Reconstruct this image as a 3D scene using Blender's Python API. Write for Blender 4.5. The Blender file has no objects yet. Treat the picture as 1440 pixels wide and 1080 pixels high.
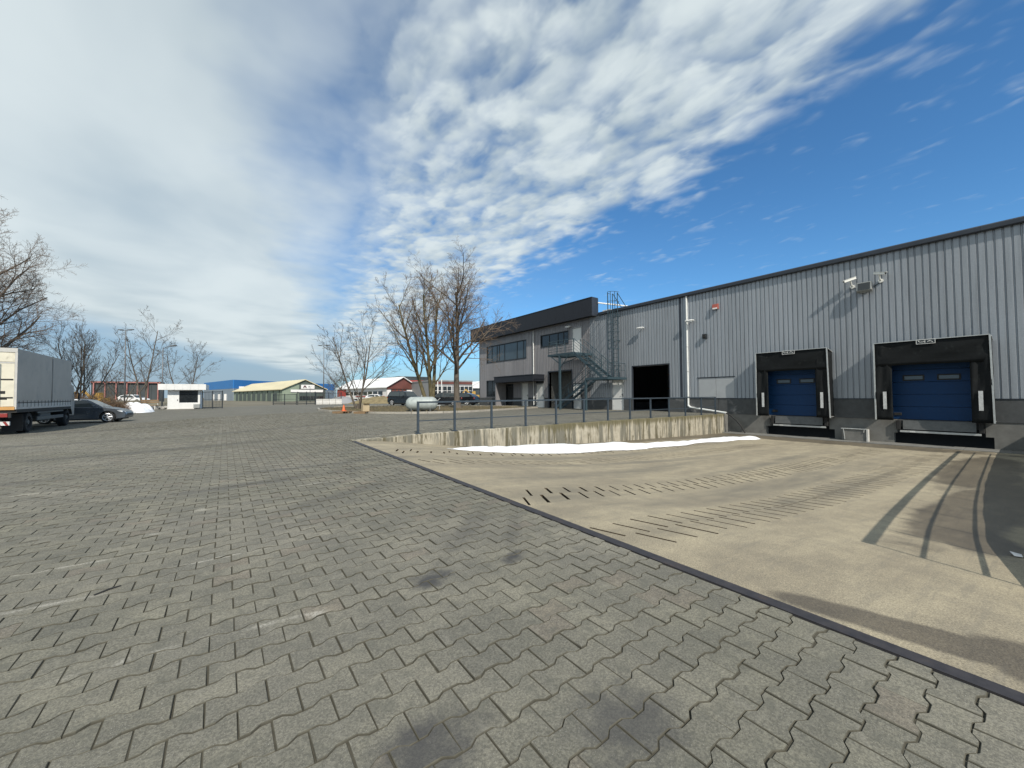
import bpy, bmesh, math, random
import numpy as np
from mathutils import Vector, Matrix
from mathutils.geometry import delaunay_2d_cdt

R = math.radians
scene = bpy.context.scene
col = scene.collection

# ------------------------------------------------------------------ camera
TH, PITCH, ROLL, CAMH, FPX = R(36.5), R(1.66), R(.4), 1.28, 546.
fwd = Vector((math.sin(TH)*math.cos(PITCH), math.cos(TH)*math.cos(PITCH), math.sin(PITCH)))
r0 = Vector((math.cos(TH), -math.sin(TH), 0)); u0 = r0.cross(fwd)
cr = r0*math.cos(ROLL)-u0*math.sin(ROLL); cu = r0*math.sin(ROLL)+u0*math.cos(ROLL)
cam = bpy.data.objects.new('camera', bpy.data.cameras.new('camera')); col.objects.link(cam)
M4 = Matrix((cr, cu, -fwd)).transposed().to_4x4(); M4.translation = (0, 0, CAMH)
cam.matrix_world = M4
cam.data.sensor_width = 36; cam.data.lens = FPX/1440*36
cam.data.clip_start = .05; cam.data.clip_end = 5000
scene.camera = cam

# ------------------------------------------------------------------ sun, sky, exposure
SUN_AZ, SUN_EL = R(18), R(42)          # light travels towards +Y, a little towards +X
sl = bpy.data.lights.new('sun', 'SUN'); sl.energy = 4.6; sl.angle = R(.55); sl.color = (1, .935, .83)
sun = bpy.data.objects.new('sun', sl); col.objects.link(sun)
ldir = Vector((math.sin(SUN_AZ)*math.cos(SUN_EL), math.cos(SUN_AZ)*math.cos(SUN_EL), -math.sin(SUN_EL)))
sun.rotation_euler = ldir.to_track_quat('-Z', 'Y').to_euler(); sun.location = (-5, -30, 40)

scene.view_settings.view_transform = 'Standard'; scene.view_settings.look = 'None'
scene.view_settings.exposure = 0.0; scene.view_settings.gamma = 1.0
scene.view_settings.use_curve_mapping = False
scene.cycles.max_bounces = 5; scene.cycles.diffuse_bounces = 3; scene.cycles.glossy_bounces = 2; scene.cycles.transmission_bounces = 2; scene.cycles.volume_bounces = 0

class NT:
    """small helper for node trees"""
    def __init__(s, tree): s.t = tree; s.n = tree.nodes; s.l = tree.links
    def new(s, typ, **kw):
        n = s.n.new(typ)
        for k, v in kw.items(): setattr(n, k, v)
        return n
    def put(s, sock, v):
        if hasattr(v, 'is_linked') or isinstance(v, bpy.types.NodeSocket): s.l.new(v, sock)
        elif v is not None: sock.default_value = v
    def math(s, op, a, b=None, c=None, clamp=False):
        n = s.new('ShaderNodeMath', operation=op, use_clamp=clamp)
        s.put(n.inputs[0], a)
        if b is not None: s.put(n.inputs[1], b)
        if c is not None: s.put(n.inputs[2], c)
        return n.outputs[0]
    def vmath(s, op, a, b=None, out=0):
        n = s.new('ShaderNodeVectorMath', operation=op)
        s.put(n.inputs[0], a)
        if b is not None: s.put(n.inputs[1], b)
        return n.outputs[out]
    def noise(s, vec, scale, detail=3, rough=.55, dist=0., dim='3D'):
        n = s.new('ShaderNodeTexNoise', noise_dimensions=dim)
        s.put(n.inputs['Vector'], vec); s.put(n.inputs['Scale'], scale)
        n.inputs['Detail'].default_value = detail; n.inputs['Roughness'].default_value = rough
        n.inputs['Distortion'].default_value = dist
        return n.outputs[0]
    def ramp(s, fac, stops, interp='LINEAR'):
        n = s.new('ShaderNodeValToRGB'); s.put(n.inputs[0], fac); cr_ = n.color_ramp; cr_.interpolation = interp
        while len(cr_.elements) < len(stops): cr_.elements.new(.5)
        for e, (p, c) in zip(cr_.elements, stops):
            e.position = p; e.color = (c, c, c, 1) if not hasattr(c, '__len__') else (*c[:3], 1)
        return n.outputs[0]
    def rng(s, v, a, b, c=0., d=1., smooth=True):
        n = s.new('ShaderNodeMapRange', interpolation_type='SMOOTHSTEP' if smooth else 'LINEAR')
        s.put(n.inputs[0], v)
        for i, q in enumerate((a, b, c, d)): s.put(n.inputs[i+1], q)
        return n.outputs[0]
    def mix(s, f, a, b, mode='MIX'):
        n = s.new('ShaderNodeMix', data_type='RGBA', blend_type=mode)
        s.put(n.inputs[0], f)
        for i, q in ((6, a), (7, b)):
            if isinstance(q, (tuple, list)): q = (*q[:3], 1)
            s.put(n.inputs[i], q)
        return n.outputs[2]
    def mapping(s, vec, loc=(0, 0, 0), rot=(0, 0, 0), scale=(1, 1, 1), typ='POINT'):
        n = s.new('ShaderNodeMapping', vector_type=typ); s.put(n.inputs[0], vec)
        n.inputs[1].default_value = loc; n.inputs[2].default_value = rot; n.inputs[3].default_value = scale
        return n.outputs[0]

def build_world():
    w = bpy.data.worlds.new('World'); scene.world = w; w.use_nodes = True
    t = NT(w.node_tree); t.n.clear()
    out = t.new('ShaderNodeOutputWorld')
    sky = t.new('ShaderNodeTexSky', sky_type='NISHITA'); sky.sun_disc = False
    sky.sun_elevation = SUN_EL; sky.sun_rotation = R(180)+SUN_AZ
    sky.altitude = 0; sky.air_density = 1.0; sky.dust_density = 0.; sky.ozone_density = 10.
    bg = t.new('ShaderNodeBackground'); t.put(bg.inputs[0], t.mix(1., sky.outputs[0], (.78, 1.03, 1.0), 'MULTIPLY')); bg.inputs[1].default_value = .15
    tc = t.new('ShaderNodeTexCoord').outputs['Generated']
    sep = t.new('ShaderNodeSeparateXYZ'); t.l.new(tc, sep.inputs[0])
    x, y, z = sep.outputs
    zc = t.math('MAXIMUM', z, .012)
    px = t.math('DIVIDE', x, zc); py = t.math('DIVIDE', y, zc)        # the cloud layer seen as a plane overhead
    comb = t.new('ShaderNodeCombineXYZ'); t.put(comb.inputs[0], px); t.put(comb.inputs[1], py)
    P = comb.outputs[0]
    wob = t.noise(P, .9, 2, .5); wob2 = t.noise(P, 3.2, 3, .5)
    xs = t.math('SUBTRACT', px, t.math('MULTIPLY', py, .18))
    xs = t.math('ADD', xs, t.math('MULTIPLY', t.math('SUBTRACT', wob, .5), .75))
    xs = t.math('ADD', xs, t.math('MULTIPLY', t.math('SUBTRACT', wob2, .5), .45))
    u = t.rng(xs, -3., 3., 0., 1., False)
    f = lambda q: (q+3)/6.
    dens = t.ramp(u, [(f(-2.2), .96), (f(-.35), .92), (f(-.05), .62), (f(.12), .46), (f(.36), .66), (f(.85), .78), (f(1.30), .70), (f(1.52), .26), (f(1.85), .0), (f(2.3), .05), (f(2.8), .0)])
    # cells of the mackerel sky, finer towards the band's right border
    ps = t.mapping(P, rot=(0, 0, R(-12)), scale=(1.25, .8, 1))
    n1 = t.noise(ps, 4.2, 4, .52, .25); n2 = t.noise(ps, 10., 3, .52, .2); n0 = wob
    vor = t.new('ShaderNodeTexVoronoi', feature='SMOOTH_F1', voronoi_dimensions='2D'); vor.inputs['Smoothness'].default_value = .6
    warp = t.new('ShaderNodeCombineXYZ'); t.put(warp.inputs[0], t.math('MULTIPLY', n1, .5)); t.put(warp.inputs[1], t.math('MULTIPLY', wob2, .5))
    t.put(vor.inputs['Vector'], t.vmath('ADD', ps, warp.outputs[0])); vor.inputs['Scale'].default_value = 8.5
    n2 = t.math('ADD', t.math('MULTIPLY', n2, .5), t.math('MULTIPLY', t.math('SUBTRACT', 1., vor.outputs['Distance']), .42))
    cell = t.math('ADD', t.math('MULTIPLY', n1, .50), t.math('ADD', t.math('MULTIPLY', n2, .40), t.math('MULTIPLY', n0, .12)))
    soft = t.noise(t.mapping(P, rot=(0, 0, R(25)), scale=(1, .6, 1)), 1.1, 4, .45, .3)
    sheet = t.rng(xs, -.15, .45)                                     # 0 = soft sheet at the left, 1 = cells
    nse = t.math('ADD', t.math('MULTIPLY', soft, t.math('SUBTRACT', 1., sheet)), t.math('MULTIPLY', cell, sheet))
    amp = t.math('ADD', .42, t.math('MULTIPLY', sheet, 1.75))
    a = t.math('ADD', dens, t.math('MULTIPLY', t.math('SUBTRACT', nse, .5), amp))
    alpha = t.rng(a, .12, 1.02)
    # far border of the layer low over the horizon
    lim = t.math('SUBTRACT', py, t.math('MULTIPLY', px, 2.7))
    lim = t.math('ADD', lim, t.math('MULTIPLY', t.math('SUBTRACT', t.noise(P, .25, 3), .5), 5.))
    alpha = t.math('MULTIPLY', alpha, t.rng(lim, 9., 13.5, 1., 0.))
    alpha = t.math('MULTIPLY', alpha, t.rng(z, .012, .085))
    alpha = t.math('MULTIPLY', alpha, .93)
    # thicker cloud a little greyer underneath, thin cloud bright
    k6 = t.math('MULTIPLY', sheet, .65)
    shade = t.math('ADD', t.math('MULTIPLY', n1, k6), t.math('MULTIPLY', t.math('ADD', t.math('MULTIPLY', soft, .6), .24), t.math('SUBTRACT', 1., k6)))
    ccol = t.mix(t.rng(shade, .36, .64), (.51, .60, .635), (.74, .82, .835))
    bc = t.new('ShaderNodeBackground'); t.put(bc.inputs[0], ccol); bc.inputs[1].default_value = 1.
    # pale haze towards the horizon
    bh = t.new('ShaderNodeBackground'); bh.inputs[0].default_value = (.335, .445, .545, 1); bh.inputs[1].default_value = 1.
    haze = t.math('MAXIMUM', t.math('MULTIPLY', t.rng(z, .02, .40, 1., 0.), t.rng(xs, .4, 2.6, .95, .10)), t.rng(z, -.02, .17, .92, 0.))
    m0 = t.new('ShaderNodeMixShader'); t.put(m0.inputs[0], haze); t.l.new(bg.outputs[0], m0.inputs[1]); t.l.new(bh.outputs[0], m0.inputs[2])
    m1 = t.new('ShaderNodeMixShader'); t.put(m1.inputs[0], alpha); t.l.new(m0.outputs[0], m1.inputs[1]); t.l.new(bc.outputs[0], m1.inputs[2])
    t.l.new(m1.outputs[0], out.inputs[0])
    w.cycles.sampling_method = 'MANUAL'; w.cycles.sample_map_resolution = 512
build_world()

# ------------------------------------------------------------------ helpers
def tag(o, label=None, cat=None, group=None, kind=None):
    if label: o['label'] = label
    if cat: o['category'] = cat
    if group: o['group'] = group
    if kind: o['kind'] = kind
    return o
def empty(name, loc, label=None, cat=None, group=None, rz=0.):
    o = bpy.data.objects.new(name, None); col.objects.link(o); o.location = loc; o.rotation_euler = (0, 0, rz)
    o.empty_display_size = .3
    return tag(o, label, cat, group)
def root_loc(p):
    v = Vector((0, 0, 0))
    while p: v += p.location; p = p.parent
    return v
class MB:
    def __init__(s): s.v = []; s.f = []; s.smooth = False
    def add(s, vs, fs):
        b = len(s.v); s.v += [tuple(q) for q in vs]; s.f += [tuple(i+b for i in f) for f in fs]; return s
    def box(s, x0, x1, y0, y1, z0, z1):
        return s.add([(x0,y0,z0),(x1,y0,z0),(x1,y1,z0),(x0,y1,z0),(x0,y0,z1),(x1,y0,z1),(x1,y1,z1),(x0,y1,z1)],
                     [(0,3,2,1),(4,5,6,7),(0,1,5,4),(1,2,6,5),(2,3,7,6),(3,0,4,7)])
    def cbox(s, c, d): return s.box(c[0]-d[0]/2, c[0]+d[0]/2, c[1]-d[1]/2, c[1]+d[1]/2, c[2]-d[2]/2, c[2]+d[2]/2)
    def tube(s, p0, p1, r0_, r1_=None, n=8, caps=True):
        p0 = Vector(p0); p1 = Vector(p1); r1_ = r0_ if r1_ is None else r1_
        d = (p1-p0).normalized(); a = d.orthogonal().normalized(); b = d.cross(a)
        vs = []
        for p, r in ((p0, r0_), (p1, r1_)):
            for i in range(n):
                t = 2*math.pi*i/n; vs.append(p+(a*math.cos(t)+b*math.sin(t))*r)
        fs = [(i, (i+1) % n, n+(i+1) % n, n+i) for i in range(n)]
        if caps: fs += [tuple(range(n))[::-1], tuple(range(n, 2*n))]
        return s.add(vs, fs)
    def path(s, pts, r, n=8):
        for a, b in zip(pts[:-1], pts[1:]): s.tube(a, b, r, n=n)
        return s
    def bar(s, p0, p1, w, h):
        """square bar, w horizontal and h vertical"""
        p0 = Vector(p0); p1 = Vector(p1); d = (p1-p0).normalized()
        a = Vector((0, 0, 1)).cross(d)
        a = Vector((1, 0, 0)) if a.length < 1e-4 else a.normalized()
        b = d.cross(a)
        vs = [p+a*sx*w/2+b*sy*h/2 for p in (p0, p1) for sx, sy in ((-1,-1),(1,-1),(1,1),(-1,1))]
        return s.add(vs, [(0,1,5,4),(1,2,6,5),(2,3,7,6),(3,0,4,7),(3,2,1,0),(4,5,6,7)])
    def prism(s, pts, ax, a, b):
        """polygon pts in the two other axes extruded along axis ax from a to b"""
        def mk(p, q):
            if ax == 0: return (q, p[0], p[1])
            if ax == 1: return (p[0], q, p[1])
            return (p[0], p[1], q)
        n = len(pts)
        return s.add([mk(p, a) for p in pts]+[mk(p, b) for p in pts],
                     [tuple(range(n)), tuple(range(2*n-1, n-1, -1))]+[(i, n+i, n+(i+1) % n, (i+1) % n) for i in range(n)])
    def lathe(s, prof, c, ax=(1, 0, 0), n=20):
        c = Vector(c); d = Vector(ax).normalized(); a = d.orthogonal().normalized(); b = d.cross(a); m = len(prof)
        vs = [c+d*h+(a*math.cos(2*math.pi*i/n)+b*math.sin(2*math.pi*i/n))*r for h, r in prof for i in range(n)]
        fs = [(j*n+i, j*n+(i+1) % n, (j+1)*n+(i+1) % n, (j+1)*n+i) for j in range(m-1) for i in range(n)]
        return s.add(vs, fs)
    def quad(s, *p): return s.add(p, [tuple(range(len(p)))])
    def build(s, name, mat, parent=None, world=True, bevel=0., smooth=False, fix=True):
        off = root_loc(parent) if (parent and world) else Vector((0, 0, 0))
        me = bpy.data.meshes.new(name)
        me.from_pydata([(a-off.x, b-off.y, c-off.z) for a, b, c in s.v], [], s.f)
        if fix:
            bm = bmesh.new(); bm.from_mesh(me); bmesh.ops.recalc_face_normals(bm, faces=bm.faces); bm.to_mesh(me); bm.free()
        if mat: me.materials.append(M[mat] if isinstance(mat, str) else mat)
        if smooth: me.shade_smooth()
        o = bpy.data.objects.new(name, me); col.objects.link(o)
        if parent: o.parent = parent
        if bevel:
            m = o.modifiers.new('bevel', 'BEVEL'); m.width = bevel; m.segments = 2; m.limit_method = 'ANGLE'; m.angle_limit = R(40)
        return o
def part(name, mat, parent, fn, **kw):
    m = MB(); fn(m); return m.build(name, mat, parent, **kw)
def copy_tree(o, parent=None):
    c = o.copy(); col.objects.link(c); c.parent = parent
    for ch in list(o.children): copy_tree(ch, c)
    return c

# ------------------------------------------------------------------ materials
M = {}
def mat(name, color, rough=.6, metal=0., var=.12, scale=3., bump=0., bscale=60., spec=.5, stretch=(1, 1, 1), grime=None, gscale=1.2, glo=.5, ghi=.75, fine=0.):
    m = bpy.data.materials.new(name); m.use_nodes = True; M[name] = m
    t = NT(m.node_tree); b = t.n['Principled BSDF']
    pos = t.new('ShaderNodeNewGeometry').outputs['Position']
    pv = t.mapping(pos, scale=stretch)
    n = t.noise(pv, scale, 5, .6)
    c = tuple(color)
    colr = t.mix(t.rng(n, .25, .75, 0, 1, False), tuple(q*(1-var) for q in c), tuple(min(1, q*(1+var)) for q in c))
    if fine:
        nf = t.noise(pos, 180., 2, .7)
        colr = t.mix(t.rng(nf, .3, .7, 0, 1, False), t.mix(1., colr, (1-fine,)*3, 'MULTIPLY'), t.mix(1., colr, (1+fine,)*3, 'MULTIPLY'))
    if grime:
        g = t.noise(pv, gscale, 6, .65, .3)
        colr = t.mix(t.rng(g, glo, ghi), colr, grime)
    t.put(b.inputs['Base Color'], colr); b.inputs['Metallic'].default_value = metal
    t.put(b.inputs['Roughness'], t.rng(n, .2, .8, max(0, rough-.08), min(1, rough+.08), False))
    b.inputs['Specular IOR Level'].default_value = spec
    if bump:
        bp = t.new('ShaderNodeBump'); bp.inputs['Strength'].default_value = bump; bp.inputs['Distance'].default_value = .01
        t.put(bp.inputs['Height'], t.noise(pos, bscale, 4, .6)); t.l.new(bp.outputs[0], b.inputs['Normal'])
    return m

def patch_mask(t, pos, cx, cy, rx, ry, ang=0., lo=.55, wob=.35, wscale=5.):
    """soft-edged blotch of its own outline on a horizontal surface"""
    v = t.mapping(pos, loc=(cx, cy, 0), rot=(0, 0, R(ang)), scale=(rx, ry, 1e6), typ='TEXTURE')
    l = t.vmath('LENGTH', v, out=1)
    if not hasattr(t, 'shared'): t.shared = {}
    if wscale not in t.shared: t.shared[wscale] = t.math('SUBTRACT', t.noise(pos, wscale, 4, .6), .5)
    l = t.math('MULTIPLY_ADD', t.shared[wscale], wob*2, l)
    return t.rng(l, lo, 1.05, 1., 0.)

def paver_material(name, mode):
    m = bpy.data.materials.new(name); m.use_nodes = True; M[name] = m
    t = NT(m.node_tree); b = t.n['Principled BSDF']
    pos = t.new('ShaderNodeNewGeometry').outputs['Position']
    big = t.noise(pos, .35, 2, .6); mid = t.noise(pos, 2.2, 4, .62); fine = t.noise(pos, 95., 3, .75); grit = t.noise(pos, 330., 2, .6)
    c = t.mix(t.rng(big, .3, .7), (.172, .167, .135), (.212, .202, .170))
    if mode == 'object': tone = t.new('ShaderNodeObjectInfo').outputs['Random']
    elif mode == 'attr': tone = t.new('ShaderNodeAttribute', attribute_name='tone').outputs['Fac']
    else: tone = None
    if tone is not None:
        c = t.mix(t.rng(tone, 0, 1, 0, 1, False), t.mix(1., c, (.90, .90, .90), 'MULTIPLY'), t.mix(1., c, (1.11, 1.10, 1.08), 'MULTIPLY'))
        c = t.mix(t.math('MULTIPLY', t.math('GREATER_THAN', tone, .955), .35), c, (.165, .130, .105))
    else:
        # paving too far off for its stones to be told apart
        cell = t.new('ShaderNodeTexVoronoi', feature='F1'); t.put(cell.inputs['Vector'], t.mapping(pos, scale=(4.7, 7.3, 0))); cell.inputs['Scale'].default_value = 1.
        c = t.mix(t.math('MULTIPLY', cell.outputs['Distance'], .42), t.mix(1., c, (.91, .91, .91), 'MULTIPLY'), (.06, .058, .05))
    c = t.mix(t.rng(mid, .38, .72), t.mix(1., c, (.83, .83, .84), 'MULTIPLY'), t.mix(1., c, (1.08, 1.07, 1.05), 'MULTIPLY'))
    c = t.mix(t.rng(fine, .34, .68), t.mix(1., c, (.66, .66, .66), 'MULTIPLY'), t.mix(1., c, (1.24, 1.23, 1.2), 'MULTIPLY'))
    c = t.mix(t.rng(grit, .64, .72), c, (.46, .44, .40))
    mot = t.noise(pos, 9., 4, .7, .4)
    c = t.mix(t.rng(mot, .50, .68, 0., .55), c, (.105, .104, .086)); c = t.mix(t.rng(mot, .44, .30, 0., .40), c, (.235, .222, .185))
    # rubber, oil and lime on the paving, and dark streaks beyond the railing
    dark = None
    for s_ in [(.58, 1.30, .30, .22, 20, .3), (1.27, .98, .26, .30, 60, .2), (1.16, 2.52, .22, .14, 20, .2), (1.83, 2.46, .17, .11, 30, .25),
               (1.95, 3.30, .95, .16, 42, .2), (2.25, 3.02, .72, .13, 48, .2), (.6, 6.75, 2.6, .22, 3, .1), (1.2, 7.6, 1.9, .16, -5, .1), (1.3, 5.3, 1.4, .25, 28, .05),
               (-3.5, 9., 3., .4, 12, .0), (-1.2, 12.5, 5., .5, 4, .1), (-5., 17., 6., .6, -6, .1), (2., 17, 6., .5, 12, .1), (-4, 25, 5, 1., 5, .1), (8, 17., 6., .35, 5, .1), (14, 15, 6., .4, -4, .1)]:
        q = t.math('MULTIPLY', patch_mask(t, pos, *s_[:5], s_[5], *((.45, 3.2) if s_[2] > .5 else (.75, 8.))), .50 if s_[2] > .5 else .95)
        dark = q if dark is None else t.math('MAXIMUM', dark, q)
    dark = t.math('MULTIPLY', dark, t.rng(t.noise(pos, 1.1, 4, .6), .25, .6, .35, 1.))
    blot = t.rng(t.noise(pos, 1.35, 5, .7, .6), .62, .76, 0., .38)
    dark = t.math('MAXIMUM', dark, blot)
    c = t.mix(dark, c, (.052, .052, .054))
    lime = None
    for s_ in [(.25, 2.58, .28, .030, -8), (-.35, 2.66, .42, .035, -2), (-.85, 3.66, .28, .030, -6), (.1, 3.86, .62, .022, -2), (.45, 2.53, .07, .05, 10), (-1.1, 4.4, .9, .03, -3),
               (1.05, 6.15, .5, .03, 3), (-.1, 6.2, .4, .03, 2), (-2.4, 5.2, 1.2, .035, -6), (-.5, 4.9, .12, .07, 0), (-.2, 5.6, .1, .12, 0), (1.8, 4.7, .16, .025, 20), (-2., 8., .5, .06, -5)]:
        q = patch_mask(t, pos, *s_, .0, .9, 5.)
        lime = q if lime is None else t.math('MAXIMUM', lime, q)
    lime = t.math('MULTIPLY', lime, t.rng(t.noise(pos, 5.5, 3, .65), .36, .52))
    c = t.mix(t.math('MULTIPLY', lime, t.rng(fine, .36, .6, .15, .7)), c, (.44, .42, .37))
    t.put(b.inputs['Base Color'], c)
    t.put(b.inputs['Roughness'], t.rng(mid, .3, .7, .74, .9)); b.inputs['Specular IOR Level'].default_value = .35
    bp = t.new('ShaderNodeBump'); bp.inputs['Strength'].default_value = .55; bp.inputs['Distance'].default_value = .004
    t.put(bp.inputs['Height'], t.math('ADD', fine, t.math('MULTIPLY', grit, .5))); t.l.new(bp.outputs[0], b.inputs['Normal'])
    return m
paver_material('paver', 'object'); paver_material('paver_far', 'attr'); paver_material('yard', 'far')

def pit_material():
    m = bpy.data.materials.new('pit_concrete'); m.use_nodes = True; M['pit_concrete'] = m
    t = NT(m.node_tree); b = t.n['Principled BSDF']
    pos = t.new('ShaderNodeNewGeometry').outputs['Position']
    big = t.noise(t.mapping(pos, scale=(.35, 1.2, 1)), 1., 5, .62, .5); mid = t.noise(pos, 3.5, 5, .65); fine = t.noise(pos, 110., 3, .8); grit = t.noise(pos, 300., 2, .65)
    c = t.mix(t.rng(big, .34, .66), (.285, .252, .190), (.375, .332, .245))
    c = t.mix(t.rng(mid, .3, .7), t.mix(1., c, (.88, .88, .88), 'MULTIPLY'), t.mix(1., c, (1.08, 1.07, 1.04), 'MULTIPLY'))
    c = t.mix(t.rng(fine, .32, .7), t.mix(1., c, (.60, .59, .58), 'MULTIPLY'), t.mix(1., c, (1.30, 1.28, 1.24), 'MULTIPLY'))
    c = t.mix(t.rng(grit, .66, .73), c, (.50, .45, .36))
    smear = t.noise(t.mapping(pos, rot=(0, 0, R(4)), scale=(.9, 9., 1)), 1., 5, .7, .3)
    c = t.mix(t.rng(smear, .50, .70, 0., .45), c, (.185, .168, .135)); c = t.mix(t.rng(t.noise(pos, 10., 5, .75, .5), .55, .72, 0., .40), c, (.165, .150, .122))
    # tyre-worn lanes
    lane = None
    for s_ in [(9., 3.0, 9., .55, 0), (9., 2.2, 8., .40, 0), (7., 5.2, 6., .45, 6), (8., 7.4, 9., .45, 0), (9., 6.1, 7., .3, -3), (12, 4.4, 8, .3, 3), (3.6, 3.7, 1.2, .7, 10)]:
        q = patch_mask(t, pos, *s_, .15, .5, 1.6)
        lane = q if lane is None else t.math('MAXIMUM', lane, q)
    c = t.mix(t.math('MULTIPLY', lane, t.rng(t.noise(t.mapping(pos, scale=(.5, 3, 1)), 1.5, 4), .3, .65, .3, .80)), c, (.165, .150, .118))
    # damp along wall foot and far corner; darker wedge at the steel edge
    damp_and_wedge = None
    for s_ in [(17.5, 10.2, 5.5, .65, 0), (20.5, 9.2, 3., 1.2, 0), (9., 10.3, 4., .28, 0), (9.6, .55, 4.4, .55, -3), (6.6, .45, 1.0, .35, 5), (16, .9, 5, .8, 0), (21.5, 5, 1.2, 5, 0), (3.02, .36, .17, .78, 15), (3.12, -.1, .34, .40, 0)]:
        q = patch_mask(t, pos, *s_, .75, .35, 1.4)
        damp_and_wedge = q if damp_and_wedge is None else t.math('MAXIMUM', damp_and_wedge, q)
    c = t.mix(t.math('MULTIPLY', damp_and_wedge, .85), c, t.mix(1., c, (.36, .35, .36), 'MULTIPLY'))
    t.put(b.inputs['Base Color'], c)
    t.put(b.inputs['Roughness'], t.rng(damp_and_wedge, 0, 1, .86, .5)); b.inputs['Specular IOR Level'].default_value = .35
    bp = t.new('ShaderNodeBump'); bp.inputs['Strength'].default_value = .5; bp.inputs['Distance'].default_value = .004
    t.put(bp.inputs['Height'], t.math('ADD', fine, t.math('MULTIPLY', mid, .8))); t.l.new(bp.outputs[0], b.inputs['Normal'])
pit_material()

def stained_wall_material():
    m = bpy.data.materials.new('stained_concrete'); m.use_nodes = True; M['stained_concrete'] = m
    t = NT(m.node_tree); b = t.n['Principled BSDF']
    pos = t.new('ShaderNodeNewGeometry').outputs['Position']
    st = t.noise(t.mapping(pos, scale=(3.2, 3.2, .28)), 1., 6, .65, .3); st2 = t.noise(t.mapping(pos, scale=(6.5, 6.5, .7)), 1., 6, .75, .6); n = t.noise(pos, 4., 5, .6)
    c = t.mix(t.rng(n, .3, .7), (.32, .29, .225), (.43, .395, .315))
    c = t.mix(t.rng(st, .46, .58), c, (.155, .148, .118))
    c = t.mix(t.rng(st2, .50, .60), c, (.105, .092, .055))
    c = t.mix(t.rng(st2, .30, .42, .8, 0.), c, (.52, .46, .34))
    sep = t.new('ShaderNodeSeparateXYZ'); t.l.new(pos, sep.inputs[0])
    moss = t.math('MULTIPLY', t.rng(t.math('ADD', sep.outputs[2], t.math('MULTIPLY', st2, 1.1)), .42, .62), t.rng(sep.outputs[0], 7., 10.))
    c = t.mix(t.math('MULTIPLY', moss, .85), c, (.105, .092, .045))
    t.put(b.inputs['Base Color'], c); b.inputs['Roughness'].default_value = .9
    bp = t.new('ShaderNodeBump'); bp.inputs['Strength'].default_value = .6; bp.inputs['Distance'].default_value = .01
    t.put(bp.inputs['Height'], t.noise(pos, 28., 5, .65)); t.l.new(bp.outputs[0], b.inputs['Normal'])
stained_wall_material()

def cladding_material(name, base):
    m = bpy.data.materials.new(name); m.use_nodes = True; M[name] = m
    t = NT(m.node_tree); b = t.n['Principled BSDF']
    pos = t.new('ShaderNodeNewGeometry').outputs['Position']
    rnd = t.new('ShaderNodeObjectInfo').outputs['Random']
    st = t.noise(t.mapping(pos, scale=(1, 5, .22)), 1.3, 6, .65); fl = t.noise(pos, 24., 4, .7)
    c = t.mix(t.rng(rnd, 0, 1, 0, 1, False), tuple(q*.90 for q in base), tuple(q*1.07 for q in base))
    c = t.mix(t.rng(st, .42, .72), c, t.mix(1., c, (.80, .80, .80), 'MULTIPLY'))
    c = t.mix(t.rng(fl, .35, .68), t.mix(1., c, (.88, .88, .88), 'MULTIPLY'), c)
    t.put(b.inputs['Base Color'], c); b.inputs['Metallic'].default_value = .25
    t.put(b.inputs['Roughness'], t.rng(fl, .3, .7, .40, .54)); b.inputs['Specular IOR Level'].default_value = .5
    bp = t.new('ShaderNodeBump'); bp.inputs['Strength'].default_value = .10; bp.inputs['Distance'].default_value = .01
    t.put(bp.inputs['Height'], t.noise(t.mapping(pos, scale=(1, 3, .6)), 3., 3)); t.l.new(bp.outputs[0], b.inputs['Normal'])
cladding_material('cladding', (.335, .362, .392)); cladding_material('office_cladding', (.30, .29, .30))

def bark(name, c0, c1): mat(name, c0, .9, var=.35, scale=9., bump=.6, bscale=40, stretch=(1, 1, .3), spec=.2)
mat('joint_dirt', (.092, .087, .068), .95, var=.35, scale=16., spec=.2)
mat('joint_sand', (.075, .070, .054), .95, var=.3, scale=12., spec=.2)
mat('groove_dirt', (.070, .055, .038), .95, var=.3, scale=20, spec=.15)
mat('ground', (.165, .150, .115), .95, var=.3, scale=.15, grime=(.11, .105, .06), gscale=.05, spec=.2, bump=.3, bscale=3)
mat('island_soil', (.105, .085, .05), .97, var=.4, scale=2.5, grime=(.075, .08, .03), gscale=1.1, spec=.2, bump=1., bscale=14)
mat('asphalt', (.15, .148, .14), .9, var=.2, scale=.3)
mat('steel_edge', (.055, .050, .052), .55, .4, var=.3, scale=14, grime=(.10, .065, .045), gscale=7, glo=.55, ghi=.8)
mat('kerb', (.33, .31, .27), .9, var=.25, scale=5, bump=.4)
mat('dado', (.070, .074, .076), .85, var=.25, scale=4, grime=(.30, .29, .28), gscale=1.0, glo=.58, ghi=.78, bump=.35)
mat('pit_wall', (.165, .163, .152), .88, var=.22, scale=3, grime=(.09, .09, .085), gscale=1.4, bump=.4, fine=.1)
mat('dark_trim', (.035, .042, .055), .5, .2, var=.15)
mat('fascia', (.021, .024, .032), .5, .1, spec=.3, var=.2, scale=4, stretch=(1, 3, .3))
mat('inner_wall', (.10, .10, .10), .9)
mat('black_curtain', (.0065, .0080, .0090), .75, spec=.22, var=.35, scale=6, bump=.5, bscale=9, grime=(.022, .025, .025), gscale=3.5, glo=.55, ghi=.8)
mat('galvanised', (.50, .51, .50), .42, .5, var=.15, scale=8)
mat('white_stripe', (.50, .51, .51), .6, var=.25, scale=9)
mat('blue_door', (.0045, .036, .112), .5, spec=.25, var=.10, scale=5)
mat('rubber', (.020, .020, .020), .8, var=.3, scale=8)
mat('lip_plate', (.11, .115, .115), .6, .3, var=.25, scale=6)
mat('black_void', (.012, .012, .012), .95)
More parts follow.
